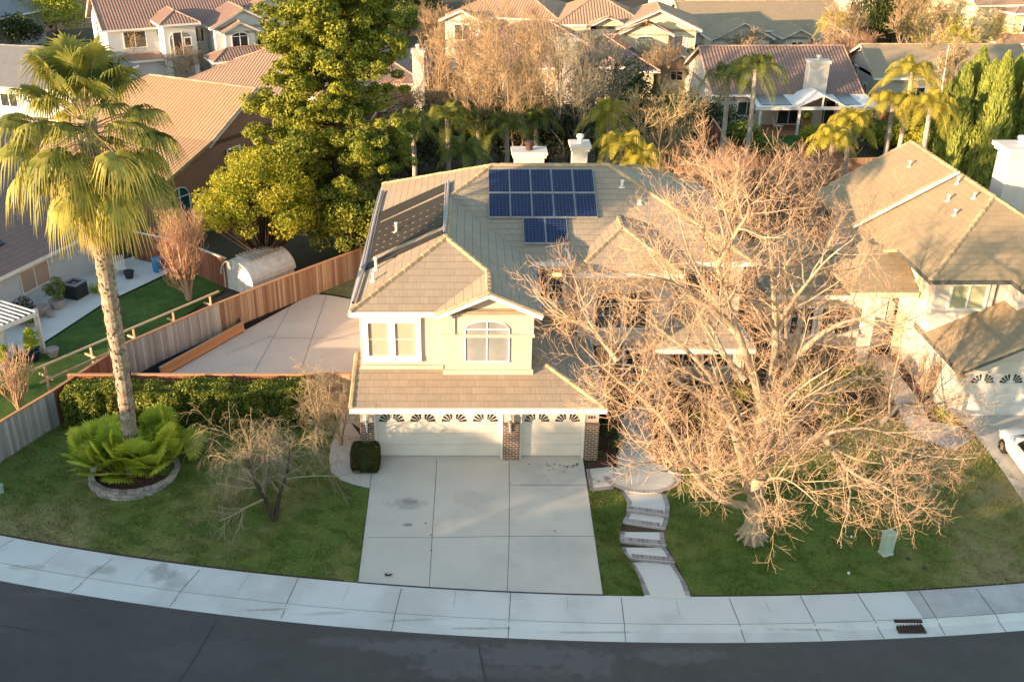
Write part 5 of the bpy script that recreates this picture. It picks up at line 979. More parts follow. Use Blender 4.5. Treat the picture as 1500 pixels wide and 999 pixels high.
def feather(name, label, loc, H_, n=15, fl=3.0, mat='queen', group=None, tr=.16, lw=.022, ll=.62, e0=75, e1=-15, seg=46):
    root = thing(name, label, 'palm tree', loc, 0, group); x, y, z = loc; b = B()
    pth, rd = smoothpath([(x, y, z-.1), (x+.1, y, z+H_*.5), (x, y, z+H_)], tr*1.15, tr, 14); b.tubes(pth, rd+.008*np.sin(np.arange(14)*2.2), 10); b.build('trunk', M['trunk_grey'], root, smooth=True)
    i_ = np.arange(n); az = i_*2.399963+random.random()*6; e = np.radians(np.interp(i_/n, [0, 1], [e0, e1])+RG.normal(size=n)*5); d0 = np.stack([np.cos(az)*np.cos(e), np.sin(az)*np.cos(e), np.sin(e)], 1); L_ = fl*RG.uniform(.85, 1.1, n)
    t = np.linspace(0, 1, 14); pts = np.array([x, y, z+H_])+d0[:, None]*(t[None, :, None]*L_[:, None, None]*(1-.22*t[None, :, None])); pts[..., 2] -= L_[:, None]*.62*t[None]**2.2
    b = B(); b.tubes(pts, np.broadcast_to(np.linspace(.03, .008, 14), (n, 14)), 4)
    ts = np.linspace(.12, .99, seg); fi = ts*13; i0 = np.clip(fi.astype(int), 0, 12); f = (fi-i0)[None, :, None]; c_ = pts[:, i0]*(1-f)+pts[:, i0+1]*f; tan = nrm(pts[:, i0+1]-pts[:, i0]); s_ = nrm(np.cross(tan, [0, 0, 1.0]))
    V = []; rn = []
    for sg_ in (-1, 1):
        l_ = ll*np.sin(np.pi*np.clip(ts*.9+.12, 0, 1))**.6*RG.uniform(.8, 1.1, (n, seg)); d = nrm(s_*sg_+tan*.55+np.array([0, 0, .12])+RG.normal(size=s_.shape)*.08)
        p1 = c_+d*(l_*.5)[..., None]; p2 = p1+nrm(d*.45+np.array([0, 0, -1.0]))*(l_*.55)[..., None]; w = tan*lw
        V.append(np.stack([c_-w, c_+w, p1+w, p1-w, p2+w*.15, p2-w*.15], 2).reshape(-1, 6, 3))
    V = np.concatenate(V); k = len(V); idx = np.arange(k*6).reshape(k, 6); Fq = np.concatenate([idx[:, [0, 1, 2, 3]], idx[:, [3, 2, 4, 5]]]); rr = RG.random(k)*.5+np.tile(np.repeat(RG.random(n), seg), 2)*.5
    b.arr(V.reshape(-1, 3), Fq, 0, np.concatenate([rr, rr])); b.build('fronds', M[mat], root); return root
# ---- conifer
def conifer(loc, H_, W_, label, K=250, mat='conif', group=None, leaf=.13, nl=75):
    root = thing('conifer', label, 'tree', loc, 0, group); x, y, z = loc; b = B(); p, r = smoothpath([(x, y, z-.1), (x, y, z+H_*.5), (x, y, z+H_)], .42, .05, 10); b.tubes(p, r, 9)
    h = RG.uniform(.05, 1, K)**.85; az = RG.random(K)*6.28; L_ = W_*(1-h)**.5*RG.uniform(.55, 1.1, K)*np.where(h < .12, .9, 1)+.4; d = np.stack([np.cos(az), np.sin(az), RG.uniform(-.05, .3, K)], 1)
    s0 = np.stack([np.full(K, x), np.full(K, y), z+h*H_], 1); t = np.linspace(0, 1, 5); br = s0[:, None]+d[:, None]*(t[None, :, None]*L_[:, None, None]); br[..., 2] += (.12*L_)[:, None]*(t**2-.6*t)[None]*2; b.tubes(br, np.broadcast_to(np.linspace(.07, .015, 5), (K, 5)), 4); b.build('trunk', M['bark_dark'], root, smooth=True)
    Cn, Rr = [], []
    for tt in (.4, .6, .8, 1.0):
        i0 = min(int(tt*4), 3); c_ = br[:, i0]*(1-(tt*4-i0))+br[:, i0+1]*(tt*4-i0); Cn.append(c_+RG.normal(size=c_.shape)*.25); Rr.append(RG.uniform(.42, .75, K)*(1.1-.25*tt))
    b = B(); leafclumps(b, np.concatenate(Cn), np.concatenate(Rr), nl, leaf, .6, elong=1.3, upb=.25); b.build('crown', M[mat], root); return root
conifer((-7.8, 57.5, 0), 26, 4.9, 'towering dark conifer with sunlit yellow-green boughs left of the main house', 420, leaf=.085, nl=190)
def boughs():                                                  # broad yellow-green tree left of the conifer
    return leaftree('broadleaf_tree', 'bushy yellow-green tree leaning over the side fence by the shed', (-11.7, 53.6, 0), 3.4, 6.5, .8, 130, 330, .07, 'broad', cr=(.5, .95))
boughs()
leaftree('broadleaf_tree', 'rounded green tree tucked between conifer and side fence', (-7.0, 54.6, 0), 2.2, 4.6, .4, 60, 230, .085, 'conif', cr=(.45, .8))
# ---- cypress row
def cypress(loc, H_, Rr, label, mat='cyp', group=None, n=9000):
    root = thing('cypress', label, 'tree', loc, 0, group); x, y, z = loc; b = B(); b.tubes([(x, y, z-.1), (x, y, z+H_*.8)], [.12, .03], 6); b.build('trunk', M['bark_dark'], root)
    t = RG.random(n)**.9; a = RG.random(n)*6.28; prof = np.interp(t, [0, .08, .35, .7, .9, 1], [.75, .95, 1, .72, .38, .04]); lump = 1+.10*np.sin(a*5+t*9)+.08*np.sin(a*9-t*23); rr = Rr*prof*lump*RG.uniform(.8, 1.04, n)
    p = np.stack([x+rr*np.cos(a), y+rr*np.sin(a), z+.1+t*H_], 1); o = np.stack([np.cos(a), np.sin(a), 0*a], 1); av = nrm(np.array([0, 0, 1.0])+o*.25+RG.normal(size=p.shape)*.18); c_ = nrm(np.cross(av, o+RG.normal(size=p.shape)*.5)); s_ = RG.uniform(.12, .26, n)[:, None]
    b = B(); b.quads(p, av*s_, c_*s_*.28, 0, np.clip(RG.random(n)*.6+.4*(lump-.82)/.36, 0, 1)); b.build('foliage', M[mat], root); return root
ctop = [(1386,150),(1400,118),(1418,96),(1441,72),(1458,92),(1478,80),(1494,88),(1508,70),(1412,140),(1470,120),(1526,84)]
wh = ['shortest cypress, at the left end of the row', 'second cypress from the left end of the row', 'third cypress from the left end of the row', 'tallest cypress, a single spire in the row', 'cypress just right of the tallest spire', 'cypress in the middle right of the row', 'cypress second from the right of the row', 'cypress cut by the right edge of the photo', 'front cypress low at the left of the row', 'front cypress below the tall spires', 'cypress at the far right end of the row']
for i, (u, v) in enumerate(ctop):
    Yc = (72, 71.3, 70.6, 71.6, 70, 69.2, 70.5, 71.5, 67.6, 66.4, 69)[i]; t_ = Q(u, v, Yc); cypress((t_[0], Yc, 0), t_[2], 1.25, 'slim green '+wh[i], group='row of cypresses')
for u, v, Yc, h_ in ((1262,-20,125,14),(1283,-10,125,13),(1300,0,127,12)): t_ = Q(u, 45, Yc); cypress((t_[0], Yc, 0), h_, 1.9, {1262: 'left dark cypress of the far trio', 1283: 'middle dark cypress of the far trio', 1300: 'right dark cypress of the far trio'}[u]+' by the distant road', 'darkleaf', 'far dark cypresses', 5000)
# ---- queen palms behind the main house
def at(u, v, Y): return Q(u, v, Y)
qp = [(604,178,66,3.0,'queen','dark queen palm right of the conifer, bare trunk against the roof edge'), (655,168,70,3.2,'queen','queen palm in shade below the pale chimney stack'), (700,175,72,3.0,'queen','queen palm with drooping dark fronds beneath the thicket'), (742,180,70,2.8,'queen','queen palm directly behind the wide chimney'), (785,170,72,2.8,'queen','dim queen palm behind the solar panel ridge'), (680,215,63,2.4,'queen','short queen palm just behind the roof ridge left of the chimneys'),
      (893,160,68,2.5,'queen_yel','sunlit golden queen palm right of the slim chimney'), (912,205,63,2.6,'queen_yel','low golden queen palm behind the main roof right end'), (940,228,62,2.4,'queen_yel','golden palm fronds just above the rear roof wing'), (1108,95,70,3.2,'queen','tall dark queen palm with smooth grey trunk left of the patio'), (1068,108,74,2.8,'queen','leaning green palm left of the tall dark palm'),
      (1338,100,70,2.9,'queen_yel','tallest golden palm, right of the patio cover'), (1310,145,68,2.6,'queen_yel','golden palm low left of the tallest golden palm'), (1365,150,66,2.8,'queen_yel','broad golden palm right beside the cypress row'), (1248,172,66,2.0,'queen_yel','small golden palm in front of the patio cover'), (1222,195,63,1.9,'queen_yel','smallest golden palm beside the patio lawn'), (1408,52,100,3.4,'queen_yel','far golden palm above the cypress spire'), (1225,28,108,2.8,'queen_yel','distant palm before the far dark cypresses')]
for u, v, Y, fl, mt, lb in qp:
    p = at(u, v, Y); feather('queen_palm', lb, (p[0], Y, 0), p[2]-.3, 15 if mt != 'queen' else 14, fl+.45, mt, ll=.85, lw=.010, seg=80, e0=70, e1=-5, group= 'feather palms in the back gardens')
# ---- bare thicket behind the house
tl = ['far left of the thicket', 'second from the left of the thicket', 'left of the thicket over the mauve roof', 'in the thicket before the white house', 'in front of the white two-storey house', 'in the densest part of the thicket', 'with forked stem in the thicket', 'straight-stemmed in the thicket middle', 'just left of the stout chimney', 'crossing the stout chimney', 'right of the stout chimney', 'grey, in front of the red tile roof', 'at the right end of the thicket', 'low and twiggy at the thicket foot']
tp_ = [(640,60,78),(662,45,80),(690,30,84),(715,10,82),(735,20,76),(750,35,79),(772,15,85),(790,30,74),(808,45,78),(838,50,72),(860,60,75),(885,50,77),(700,70,73),(760,80,72)]
for i, (u, v, Y) in enumerate(tp_):
    p = at(u, v, Y); baretree('bare_tree', ('slender leafless tan tree ' if i < 9 else 'leafless grey-green tree ')+tl[i], (p[0], Y, 0), p[2]-1.0, 4.0, .12, 'twig_far' if i < 9 or i > 11 else 'twig_grey', 'twig_far' if i < 9 or i > 11 else 'bark_dark', 9, 5, 5, 3, 'leafless trees behind the house', .10, .22, rmin=.009, forks=2 if i % 2 else 3, a01=(18, 42))
for i, (u, v, Y, lb) in enumerate(((1395,95,78,'white-stemmed leafless tree left of the cypress row'),(1372,15,112,'leafless tree before the far yellow-green shrubs'),(1335,10,116,'leafless tree left of the far corner house'),(1240,30,104,'leafless orange-tinted tree beside the distant road'),(1405,60,76,'small white leafless tree behind the cypress tips'),(955,150,66,'dead bare palm stalk tree left of the orange tree'),(1005,160,66,'fan-like bare grey tree by the rear fence'))):
    p = at(u, v, Y); baretree('bare_tree', lb, (p[0], Y, 0), p[2], 4.4 if Y > 90 else 3.2, .12, 'twig_far' if Y > 90 else 'twig_dry', 'white_paint' if 'white' in lb else 'twig_far', 10, 5, 5, 3, tr=.11, rmin=.014, forks=2)
# ---- orange-tinted bare trees between the main house and its right neighbour
ol = ['nearest the main roof corner', 'second from the main roof', 'in the middle of the gap', 'tallest, right of the middle', 'nearest the right house roof', 'low before the rear fence', 'behind the right house porch roof']
for i, (u, v, Y) in enumerate(((990,215,58),(1035,205,60),(1080,225,59),(1120,215,61),(1165,222,58),(1200,232,62),(1060,240,55))):
    p = at(u, v, Y); baretree('bare_tree', 'pinkish-orange leafless tree '+ol[i], (p[0], Y, 0), max(3.0, p[2]-3.9), 3.6, .30, 'twig_pink', 'twig', 7, 5, 5, 4, 'pinkish bare trees between the two houses', .15, .2, rmin=.007, forks=3, a01=(20, 50), l2=.5, l3=.3)
# ---- left garden pollard, left lawn weeping tree
baretree('bare_tree', 'small leafless tree with upright reddish twigs beside the white shed', (-15.2, 49.9, 0), 3.7, 3.0, .30, 'twig_pink', 'twig', 8, 6, 5, 3, None, .13, .1, rmin=.006, forks=4, a01=(25, 60), l2=.42, l3=.25)
p = G(402, 762); FLOOR[0] = p[2]+.25; r_ = baretree('weeping_tree', 'sprawling leafless tree with drooping grey and tan twigs on the left lawn', p, 2.6, 3.4, -.04, 'twig_weep', 'bark_dark', 7, 6, 7, 3, None, .11, .3, droop4=-.42, rmin=.0035, forks=3, a01=(35, 75), l2=.45, l3=.27, l4=.15, lean=(-.3, 1.1)); FLOOR[0] = -50
for i, (u, v, w_, h_, lb) in enumerate(((470,640,1.5,2.7,'leafless shrub with long arching twigs against the gate'),(500,652,1.1,2.0,'thin leafless shrub by the left brick pier'))):
    p = G(u, v); baretree('bare_shrub', lb, p, h_, w_*1.3, .0, 'twig_weep', 'twig_dry', 6, 4, 5, 3, None, .05, .05, droop4=-.12, rmin=.004, forks=3, cat='shrub', a01=(25, 65), l2=.5, l3=.36)
for i, (u, v, h_, w_, lb) in enumerate(((1352,585,1.6,.9,'bare upright stems in the bed along the white wall'),(28,600,1.6,1.5,'dead stump with spiky dry twigs beyond the left fence'))):
    p = G(u, v); baretree('bare_shrub', lb, p, h_, w_*1.5, .35, 'twig', 'twig_dry', 8, 4, 3, 0, None, .05, .05, rmin=.008, forks=4, cat='shrub', a01=(10, 35))
# ---- hedge
root = thing('hedge', 'long clipped dark green hedge in front of the side fence', 'hedge', (-12, 37, 0)); n = 60000
x = RG.uniform(-17.0, -7.0, n); y = RG.uniform(36.5, 37.75, n); z = RG.uniform(0, 1.72, n); f = RG.integers(0, 4, n); y = np.where(f == 0, 36.5+RG.random(n)*.18, y); z = np.where(f >= 2, 1.72-RG.random(n)*.2, z); x = np.where(f == 1, np.where(RG.random(n) < .5, -17+RG.random(n)*.15, -7-RG.random(n)*.15), x)
wv = .14*np.sin(x*2.1)+.09*np.sin(x*5.3+1)+.06*np.sin(x*11); y = y+wv*(f == 0); z = z*(1+.05*np.sin(x*1.7+2)+.035*np.sin(x*4.1)+.03*np.sin(y*9)); k = RG.random(n) < .92
Pn = np.stack([x, y, z], 1)[k]; m_ = len(Pn); a_ = unit_rand(m_); c_ = nrm(np.cross(a_, unit_rand(m_))); s_ = RG.uniform(.035, .07, m_)[:, None]; b = B(); b.quads(Pn, a_*s_*1.2, c_*s_*.6); b.build('foliage', M['hedge'], root)
b = B(); b.box((-16.85, 36.75, 0), (-7.15, 37.65, 1.45)); b.build('stems', M['darkleaf'], root)
# ---- shrubs
def shrub(u, v, rx, h_, label, mat='shrub', name='shrub', K=22, n=120, size=.05, group=None, world=None, cr=(.25, .42)):
    p = world or G(u, v); K = max(8, int(K)); leaftree(name, label, p, rx, h_*1.15, .08, K, n, size, mat, group=group, cr=tuple(c*rx*1.6 for c in cr), tr=.04, cat='shrub')
p = G(535, 692); root = thing('boxwood', 'clipped brown-green boxwood cushion beside the left brick pier', 'shrub', p); b = B(); n = 9000
d = unit_rand(n); q = np.sign(d)*np.abs(d)**.55; q = q/np.max(np.abs(q), axis=1, keepdims=True)**.35; Pn = np.array([p[0], p[1]+.35, p[2]+.5])+q*np.array([.58, .52, .52])*RG.uniform(.92, 1.02, (n, 1)); a_ = unit_rand(n); c_ = nrm(np.cross(a_, unit_rand(n))); b.quads(Pn, a_*.028, c_*.016); b.build('foliage', M['boxwood'], root)
b = B(); b.lathe((p[0], p[1]+.35, p[2]), [(.1, 0), (.45, .1), (.5, .5), (.42, .88), (.05, .93)], 12); b.build('stems', M['darkleaf'], root)
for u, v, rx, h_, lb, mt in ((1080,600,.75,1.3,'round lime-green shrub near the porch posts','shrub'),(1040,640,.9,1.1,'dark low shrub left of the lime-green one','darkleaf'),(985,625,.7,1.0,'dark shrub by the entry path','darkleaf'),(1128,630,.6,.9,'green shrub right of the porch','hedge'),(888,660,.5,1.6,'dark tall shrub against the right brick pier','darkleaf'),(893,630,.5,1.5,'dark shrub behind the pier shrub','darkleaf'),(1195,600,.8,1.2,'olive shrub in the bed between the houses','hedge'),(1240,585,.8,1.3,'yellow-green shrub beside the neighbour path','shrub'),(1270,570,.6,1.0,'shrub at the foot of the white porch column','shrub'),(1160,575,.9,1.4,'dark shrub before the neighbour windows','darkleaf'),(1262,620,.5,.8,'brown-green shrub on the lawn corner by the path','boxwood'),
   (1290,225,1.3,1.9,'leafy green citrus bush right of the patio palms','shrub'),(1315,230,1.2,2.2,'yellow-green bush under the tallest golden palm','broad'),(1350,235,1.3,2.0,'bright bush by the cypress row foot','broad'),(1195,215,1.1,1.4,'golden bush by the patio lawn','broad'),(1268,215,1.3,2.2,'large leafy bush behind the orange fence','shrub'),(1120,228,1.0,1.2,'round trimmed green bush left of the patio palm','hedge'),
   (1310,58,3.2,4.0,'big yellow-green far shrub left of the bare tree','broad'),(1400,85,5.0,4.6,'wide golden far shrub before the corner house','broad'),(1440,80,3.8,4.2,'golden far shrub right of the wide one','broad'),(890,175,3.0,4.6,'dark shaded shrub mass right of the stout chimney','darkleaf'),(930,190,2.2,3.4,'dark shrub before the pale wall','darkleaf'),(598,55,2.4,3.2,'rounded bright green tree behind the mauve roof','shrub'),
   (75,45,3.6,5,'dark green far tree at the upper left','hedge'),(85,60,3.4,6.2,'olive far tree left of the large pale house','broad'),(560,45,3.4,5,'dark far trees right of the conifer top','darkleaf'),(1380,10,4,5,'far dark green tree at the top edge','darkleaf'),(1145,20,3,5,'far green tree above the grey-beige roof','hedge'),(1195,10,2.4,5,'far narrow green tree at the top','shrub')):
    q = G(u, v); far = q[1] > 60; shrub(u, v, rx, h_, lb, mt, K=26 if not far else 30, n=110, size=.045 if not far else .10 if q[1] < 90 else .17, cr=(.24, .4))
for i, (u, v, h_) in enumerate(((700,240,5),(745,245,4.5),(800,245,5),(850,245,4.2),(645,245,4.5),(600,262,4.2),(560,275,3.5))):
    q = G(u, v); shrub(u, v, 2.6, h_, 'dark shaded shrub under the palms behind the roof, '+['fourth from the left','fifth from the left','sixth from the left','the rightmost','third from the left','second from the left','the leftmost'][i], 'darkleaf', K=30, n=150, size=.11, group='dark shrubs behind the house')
# strap-leaf plant
def strap(name, label, u, v, n, L_, mat, world=None):
    p = world or G(u, v); root = thing(name, label, 'plant', p); a = RG.random(n)*6.28; e = RG.uniform(.5, 1.35, n); l_ = L_*RG.uniform(.7, 1.1, n); t = np.linspace(0, 1, 5); o = np.stack([np.cos(a)*np.cos(e), np.sin(a)*np.cos(e), np.sin(e)], 1)
    c_ = np.array(p)+o[:, None]*(t[None, :, None]*l_[:, None, None]); c_[..., 2] -= (l_*.45)[:, None]*t[None]**2.2; s_ = np.stack([-np.sin(a), np.cos(a), 0*a], 1)[:, None]*(np.array([.5, 1, .9, .6, .1])*.022)[None, :, None]
    V = np.stack([c_-s_, c_+s_], 2); idx = np.arange(n*10).reshape(n, 5, 2); F = np.stack([idx[:, :-1, 0], idx[:, :-1, 1], idx[:, 1:, 1], idx[:, 1:, 0]], -1).reshape(-1, 4); b = B(); b.arr(V.reshape(-1, 3), F, 0, np.repeat(RG.random(n), 4)); b.build('blades', M[mat], root)
strap('lily_clump', 'yellow-green strap-leaf clump at the corner of the white garage', 1378, 612, 70, .85, 'palm_low'); strap('lily_clump', 'small strap-leaf clump below the first one beside the path', 1392, 618, 50, .7, 'palm_low')
for i, (u, v) in enumerate(((905,655),(1000,655),(1070,650),(870,745*0+668),(1150,640))): strap('grass_clump', ['tufted clump beside the entry path', 'tufted clump at the left end of the bed', 'tufted clump in the middle of the bed', 'tufted clump in the corner by the right brick pier', 'tufted clump at the right end of the bed'][i], u, v, 60, .6, 'hedge')

for i, (u, v, h_, lb) in enumerate(((205,118,4.2,'leafless tangled tree behind the palm crown'),(245,112,4.0,'leafless grey tree before the arched portico'),(275,122,2.6,'low leafless shrub by the far pale garage'))):
    p = P(u, v, 0); baretree('bare_tree', lb, p, h_, 3.6, .08, 'twig_far', 'twig_far', 8, 5, 5, 3, None, .1, .1, rmin=.013, forks=3, a01=(25, 60))

# further trees and shrubs between the far houses
for i, (u, v, Y, W_, mt, lb) in enumerate(((965,78,100,4.4,'twig_far','leafless round tree right of the yellow house garage'),(1090,70,110,3.6,'twig_far','leafless tree before the long beige roof'),(1205,70,100,4.0,'twig_far','leafless tree left of the distant road'),(1255,62,102,4.6,'twig_pink','leafless pinkish tree above the brown roof ridge'),(640,20,120,4.4,'twig_far','leafless tree before the white two-storey house'),(760,0,125,5.0,'twig_far','tall leafless tree left of the cream house'),(790,5,118,4.6,'twig_grey','grey leafless tree against the cream house wall'),(540,70,96,3.6,'twig_far','leafless tree behind the conifer by the pale chimney'),(585,125,80,3.4,'twig_pink','pinkish leafless tree at the foot of the pale chimney'),(1360,70,98,4.0,'twig_far','leafless tree over the grey gabled house roof'))):
    p = at(u, v, Y); baretree('bare_tree', lb, (p[0], Y, 0), max(3.0, p[2]-1.0), W_, .1, mt, 'twig_far', 9, 5, 5, 3, None, .12, .15, rmin=.012, forks=3, a01=(20, 50))
for i, (u, v, rx, h_, mt, lb) in enumerate(((30,75,2.4,3.5,'darkleaf','dark bushes beside the far grey-green house'),(395,118,2.2,3.2,'broad','small yellow tree at the corner of the orange roof'),(575,30,3.0,4.0,'hedge','green bushes under the plain beige house'),(615,30,2.4,3.0,'darkleaf','dark bushes between beige and white houses'),(760,95,2.6,4.0,'hedge','green shrub before the faded red roof'),(800,120,2.4,3.0,'darkleaf','dark shrub left of the stout chimney'),(1000,120,2.0,3.2,'darkleaf','dark shrub by the white gable wall'),(990,190,2.2,2.6,'hedge','green shrubs behind the pinkish trees'),(1045,200,2.2,2.4,'darkleaf','dark shrubs left of the patio paving'),(1085,212,1.5,1.6,'hedge','rounded shrub at the patio corner'),(1225,120,1.8,2.5,'hedge','green shrub at the end of the patio cover'),(1375,205,2.2,3.0,'broad','yellow bush at the left foot of the cypress row'),(1335,215,2.0,2.4,'hedge','green bush between golden palms'),(1170,25,2.6,3.6,'hedge','green shrub behind the beige gables'),(1330,28,3.0,5.0,'hedge','green tree beside the far dark cypresses'),(1360,40,3.4,6.0,'shrub','tall bright far tree left of the corner house'),(1240,12,3.0,6.0,'twig_far' if 0 else 'hedge','olive far tree beside the distant palm'),(870,10,2.0,5.0,'darkleaf','dark narrow tree between the two cream houses'),(1215,5,3,6,'shrub','bright green columnar far tree'),(180,62,2.5,3,'darkleaf','dark bush at the side of the large pale house'))):
    q = G(u, v); shrub(u, v, rx, h_, lb, mt, K=28, n=110, size=.10 if q[1] < 95 else .16, cr=(.24, .4))
# ================================================================ fences, garden objects, car
def fence(label, pts, h, mats, cap='board', cat='fence', capw=.14, posts=True, pw=.145, name='fence'):
    root = thing(name, label, cat, T(*pts[0])); 
    for s_, (p0, p1) in enumerate(zip(pts[:-1], pts[1:])):
        b = B(); bc = B(); mt = mats[s_] if isinstance(mats, (list, tuple)) else mats; L_ = hypot(p1[0]-p0[0], p1[1]-p0[1]); n = int(L_/pw); t = nrm(np.array([p1[0]-p0[0], p1[1]-p0[1]])); q = np.array([-t[1], t[0]])
        for k in range(n):
            a = np.array(p0)+t*L_*(k+.03)/n; c = np.array(p0)+t*L_*(k+.97)/n; za, zc = float(terr(*a)), float(terr(*c)); j = random.uniform(-.008, .008); w_ = .012
            b.hexa([(*(a-q*w_+q*j), za-.05), (*(c-q*w_+q*j), zc-.05), (*(c+q*w_+q*j), zc-.05), (*(a+q*w_+q*j), za-.05), (*(a-q*w_+q*j), za+h), (*(c-q*w_+q*j), zc+h), (*(c+q*w_+q*j), zc+h), (*(a+q*w_+q*j), za+h)])
        b.build('planks', M[mt], root); a, c = T(*p0, h+.03), T(*p1, h+.03); m_ = max(1, int(L_/2.4))
        for k in range(m_):
            u0 = [a[i]+(c[i]-a[i])*k/m_ for i in (0, 1)]; u1 = [a[i]+(c[i]-a[i])*(k+1)/m_ for i in (0, 1)]; bc.bar(T(*u0, h+.02), T(*u1, h+.02), capw, .045)
        bc.build('cap_rail', M[cap], root)
        for k in range(m_):
            u0 = [a[i]+(c[i]-a[i])*k/m_ for i in (0, 1)]; bp = B(); x, y = u0[0]+q[0]*.06, u0[1]+q[1]*.06; z = float(terr(x, y)); bp.box((x-.045, y-.045, z-.1), (x+.045, y+.045, z+h)); bp.build('post', M[mt], root)
    return root
FN = [(-21.6,30.3),(-18.7,34.9),(-17.4,36.9),(-15.75,41.2),(-12.5,45.8),(-10.6,48.2),(-8.4,50.8),(-5.8,53.8),(-5.2,60)]
fence('long board fence between the side yards, grey at the street, orange further back', FN, 1.65, ['fence_grey','fence_grey','fence_red','fence_grey','fence','fence','fence','fence_grey'])
fence('reddish board side fence hidden behind the long hedge', [(-17.2, 38.1), (-8.2, 38.1), (-6.6, 38.1)], 1.72, 'fence_red'); fence('reddish wooden side gate between hedge and garage', [(-6.55, 38.1), (-4.42, 38.1)], 1.75, 'fence', name='gate', cat='gate')
fence('rear board fence lit orange behind the bare trees', [(-9, 66), (3, 66), (14, 67.5), (27, 71), (35, 72)], 1.8, 'fence'); fence('board fence dividing the main lot from the right neighbour', [(15.0, 46), (16, 56), (17.5, 68)], 1.7, 'fence')
a_, c_ = P(192, 338, 1.8), P(262, 352, 1.8); fence('dark red board fence with white cap between the two left neighbours', [a_[:2], c_[:2], P(330, 378, 1.8)[:2]], 1.75, 'fence_red', cap='white_paint')
fence('brown fence left of the patio garden', [(19.5, 74), (20.2, 87)], 1.8, 'fence_red'); fence('board fence right of the patio garden', [(35, 72), (35.5, 92)], 1.8, 'fence_red'); fence('fence between the far grey gabled lots behind the thicket', [(-9, 66), (-8, 86)], 1.8, 'fence_red')
# retaining boards by the side drive
root = thing('retaining_wall', 'low red-brown timber retaining wall along the side drive with an offset corner', 'retaining wall', G(240, 552)); pr = gxy((236,553),(357,485),(353,469),(456,426))
for k, hh in ((0, .48), (1, .42), (2, .34)):
    b = B(); 
    for r_ in range(2): b.bar((*pr[k], hh*(r_+.5)/2), (*pr[k+1], hh*(r_+.5)/2), .07+.01*r_, hh/2-.012)
    b.bar((*pr[k], hh+.02), (*pr[k+1], hh+.02), .15, .035); b.build('board', M['board'], root)
# trellis rails
root = thing('vine_trellis', 'bare wooden vine trellis with twin rails along the neighbour lawn', 'trellis', G(85, 560)); t = nrm(np.array([-15.75+17.4, 41.2-36.9])); q = np.array([-t[1], t[0]]); base = np.array([-17.4, 36.9])
t = nrm(np.array(FN[4])-np.array(FN[3])); q = np.array([-t[1], t[0]]); base = np.array([-17.9, 38.6])
for k in range(5):
    o = base+t*(k*2.35)+q*.85; b = B(); b.box((o[0]-.045, o[1]-.045, 0), (o[0]+.045, o[1]+.045, 1.62)); b.build('post', M['trellis'], root)
    b = B(); b.bar((*(o-q*.5), 1.12), (*(o+q*.5), 1.12), .07, .09); b.build('crossbar', M['trellis'], root)
for s_, z_ in ((-.45, 1.2), (.0, 1.66)):
    b = B(); o0 = base+q*(.85+s_)-t*.6; o1 = base+t*10.0+q*(.85+s_); b.bar((*o0, z_), (*o1, z_), .08, .08); b.build('rail', M['trellis'], root)
# pergola
pa, pb, pc_, pd = P(72, 449, 2.4), P(-60, 408, 2.4), P(50, 460, 2.4), P(-60, 505, 2.4)
root = thing('pergola', 'white slatted pergola at the left edge of the photo', 'pergola', (pc_[0], pc_[1], 0)); b = B()
A0, A1, B0, B1 = map(np.array, (pa, pb, pc_, pd)); n = 15
e0, e1 = np.array(pc_), np.array(P(-60, 505, 2.4)); d1 = (np.array(P(0, 427, 2.4))-np.array(pa))
for k in range(n):
    s_ = k/(n-1)*1.9; o = A0+(e0-A0)*.9+(e1-e0)*(s_*.55)-(0, 0, 0); b.bar(o+[0, 0, .06], o+d1*1.2+[0, 0, .06], .07, .09)
b.build('slats', M['white_paint'], root); b = B(); b.bar(A0+(e0-A0)*.9-[0, 0, .06], e1-[0, 0, .06], .09, .18); b.build('beam', M['white_paint'], root); b = B(); o = A0+(e0-A0)*.9; b.bar(o+d1*.98-[0, 0, .06], e1+d1*.98-[0, 0, .06], .09, .18); b.build('beam', M['white_paint'], root)
for u, v in ((64, 517), (12, 530)):
    p = G(u, v); b = B(); b.box((p[0]-.1, p[1]-.1, 0), (p[0]+.1, p[1]+.1, 2.3)); b.build('post', M['white_paint'], root)
# ac units
def acunit(label, p, s_, h, rz=0, n_='air_conditioner', m_='ac'):
    root = thing(n_, label, 'air conditioner', p, rz); b = B(); b.box((-s_, -s_, .08), (s_, s_, h-.08)); b.build('casing', M[m_], root, local=True); b = B()
    for k in range(9): 
        z = .12+k*(h-.28)/9; b.box((-s_-.012, -s_-.012, z), (s_+.012, s_+.012, z+.02))
    b.build('louvres', M[m_], root, local=True); b = B(); b.box((-s_-.02, -s_-.02, h-.08), (s_+.02, -s_+.1, h)); b.box((-s_-.02, s_-.1, h-.08), (s_+.02, s_+.02, h)); b.box((-s_-.02, -s_+.1, h-.08), (-s_+.1, s_-.1, h)); b.box((s_-.1, -s_+.1, h-.08), (s_+.02, s_-.1, h)); b.build('top_frame', M['metal'] if m_ != 'ac' else M['pipe'], root, local=True)
    b = B(); b.lathe((0, 0, h-.14), [(s_*.75, 0), (s_*.75, .03), (.1, .03), (.1, .06), (0, .07)], 16); b.build('fan', M['pipe'], root, local=True); b = B(); b.box((-s_-.15, -s_-.15, 0), (s_+.15, s_+.15, .08)); b.build('pad', M['walk'], root, local=True)
p = G(112, 436); acunit('black air conditioning unit on a pad by the pale left wall', p, .46, .95, R(-20)); p = P(519, 546, 0); acunit('dark air conditioner beside the main house left wall', (-4.93, 39.2, .02), .38, .95, 0); p = G(278, 345); acunit('dark air conditioner under the brown house arched window', p, .5, 1.0, R(-28))
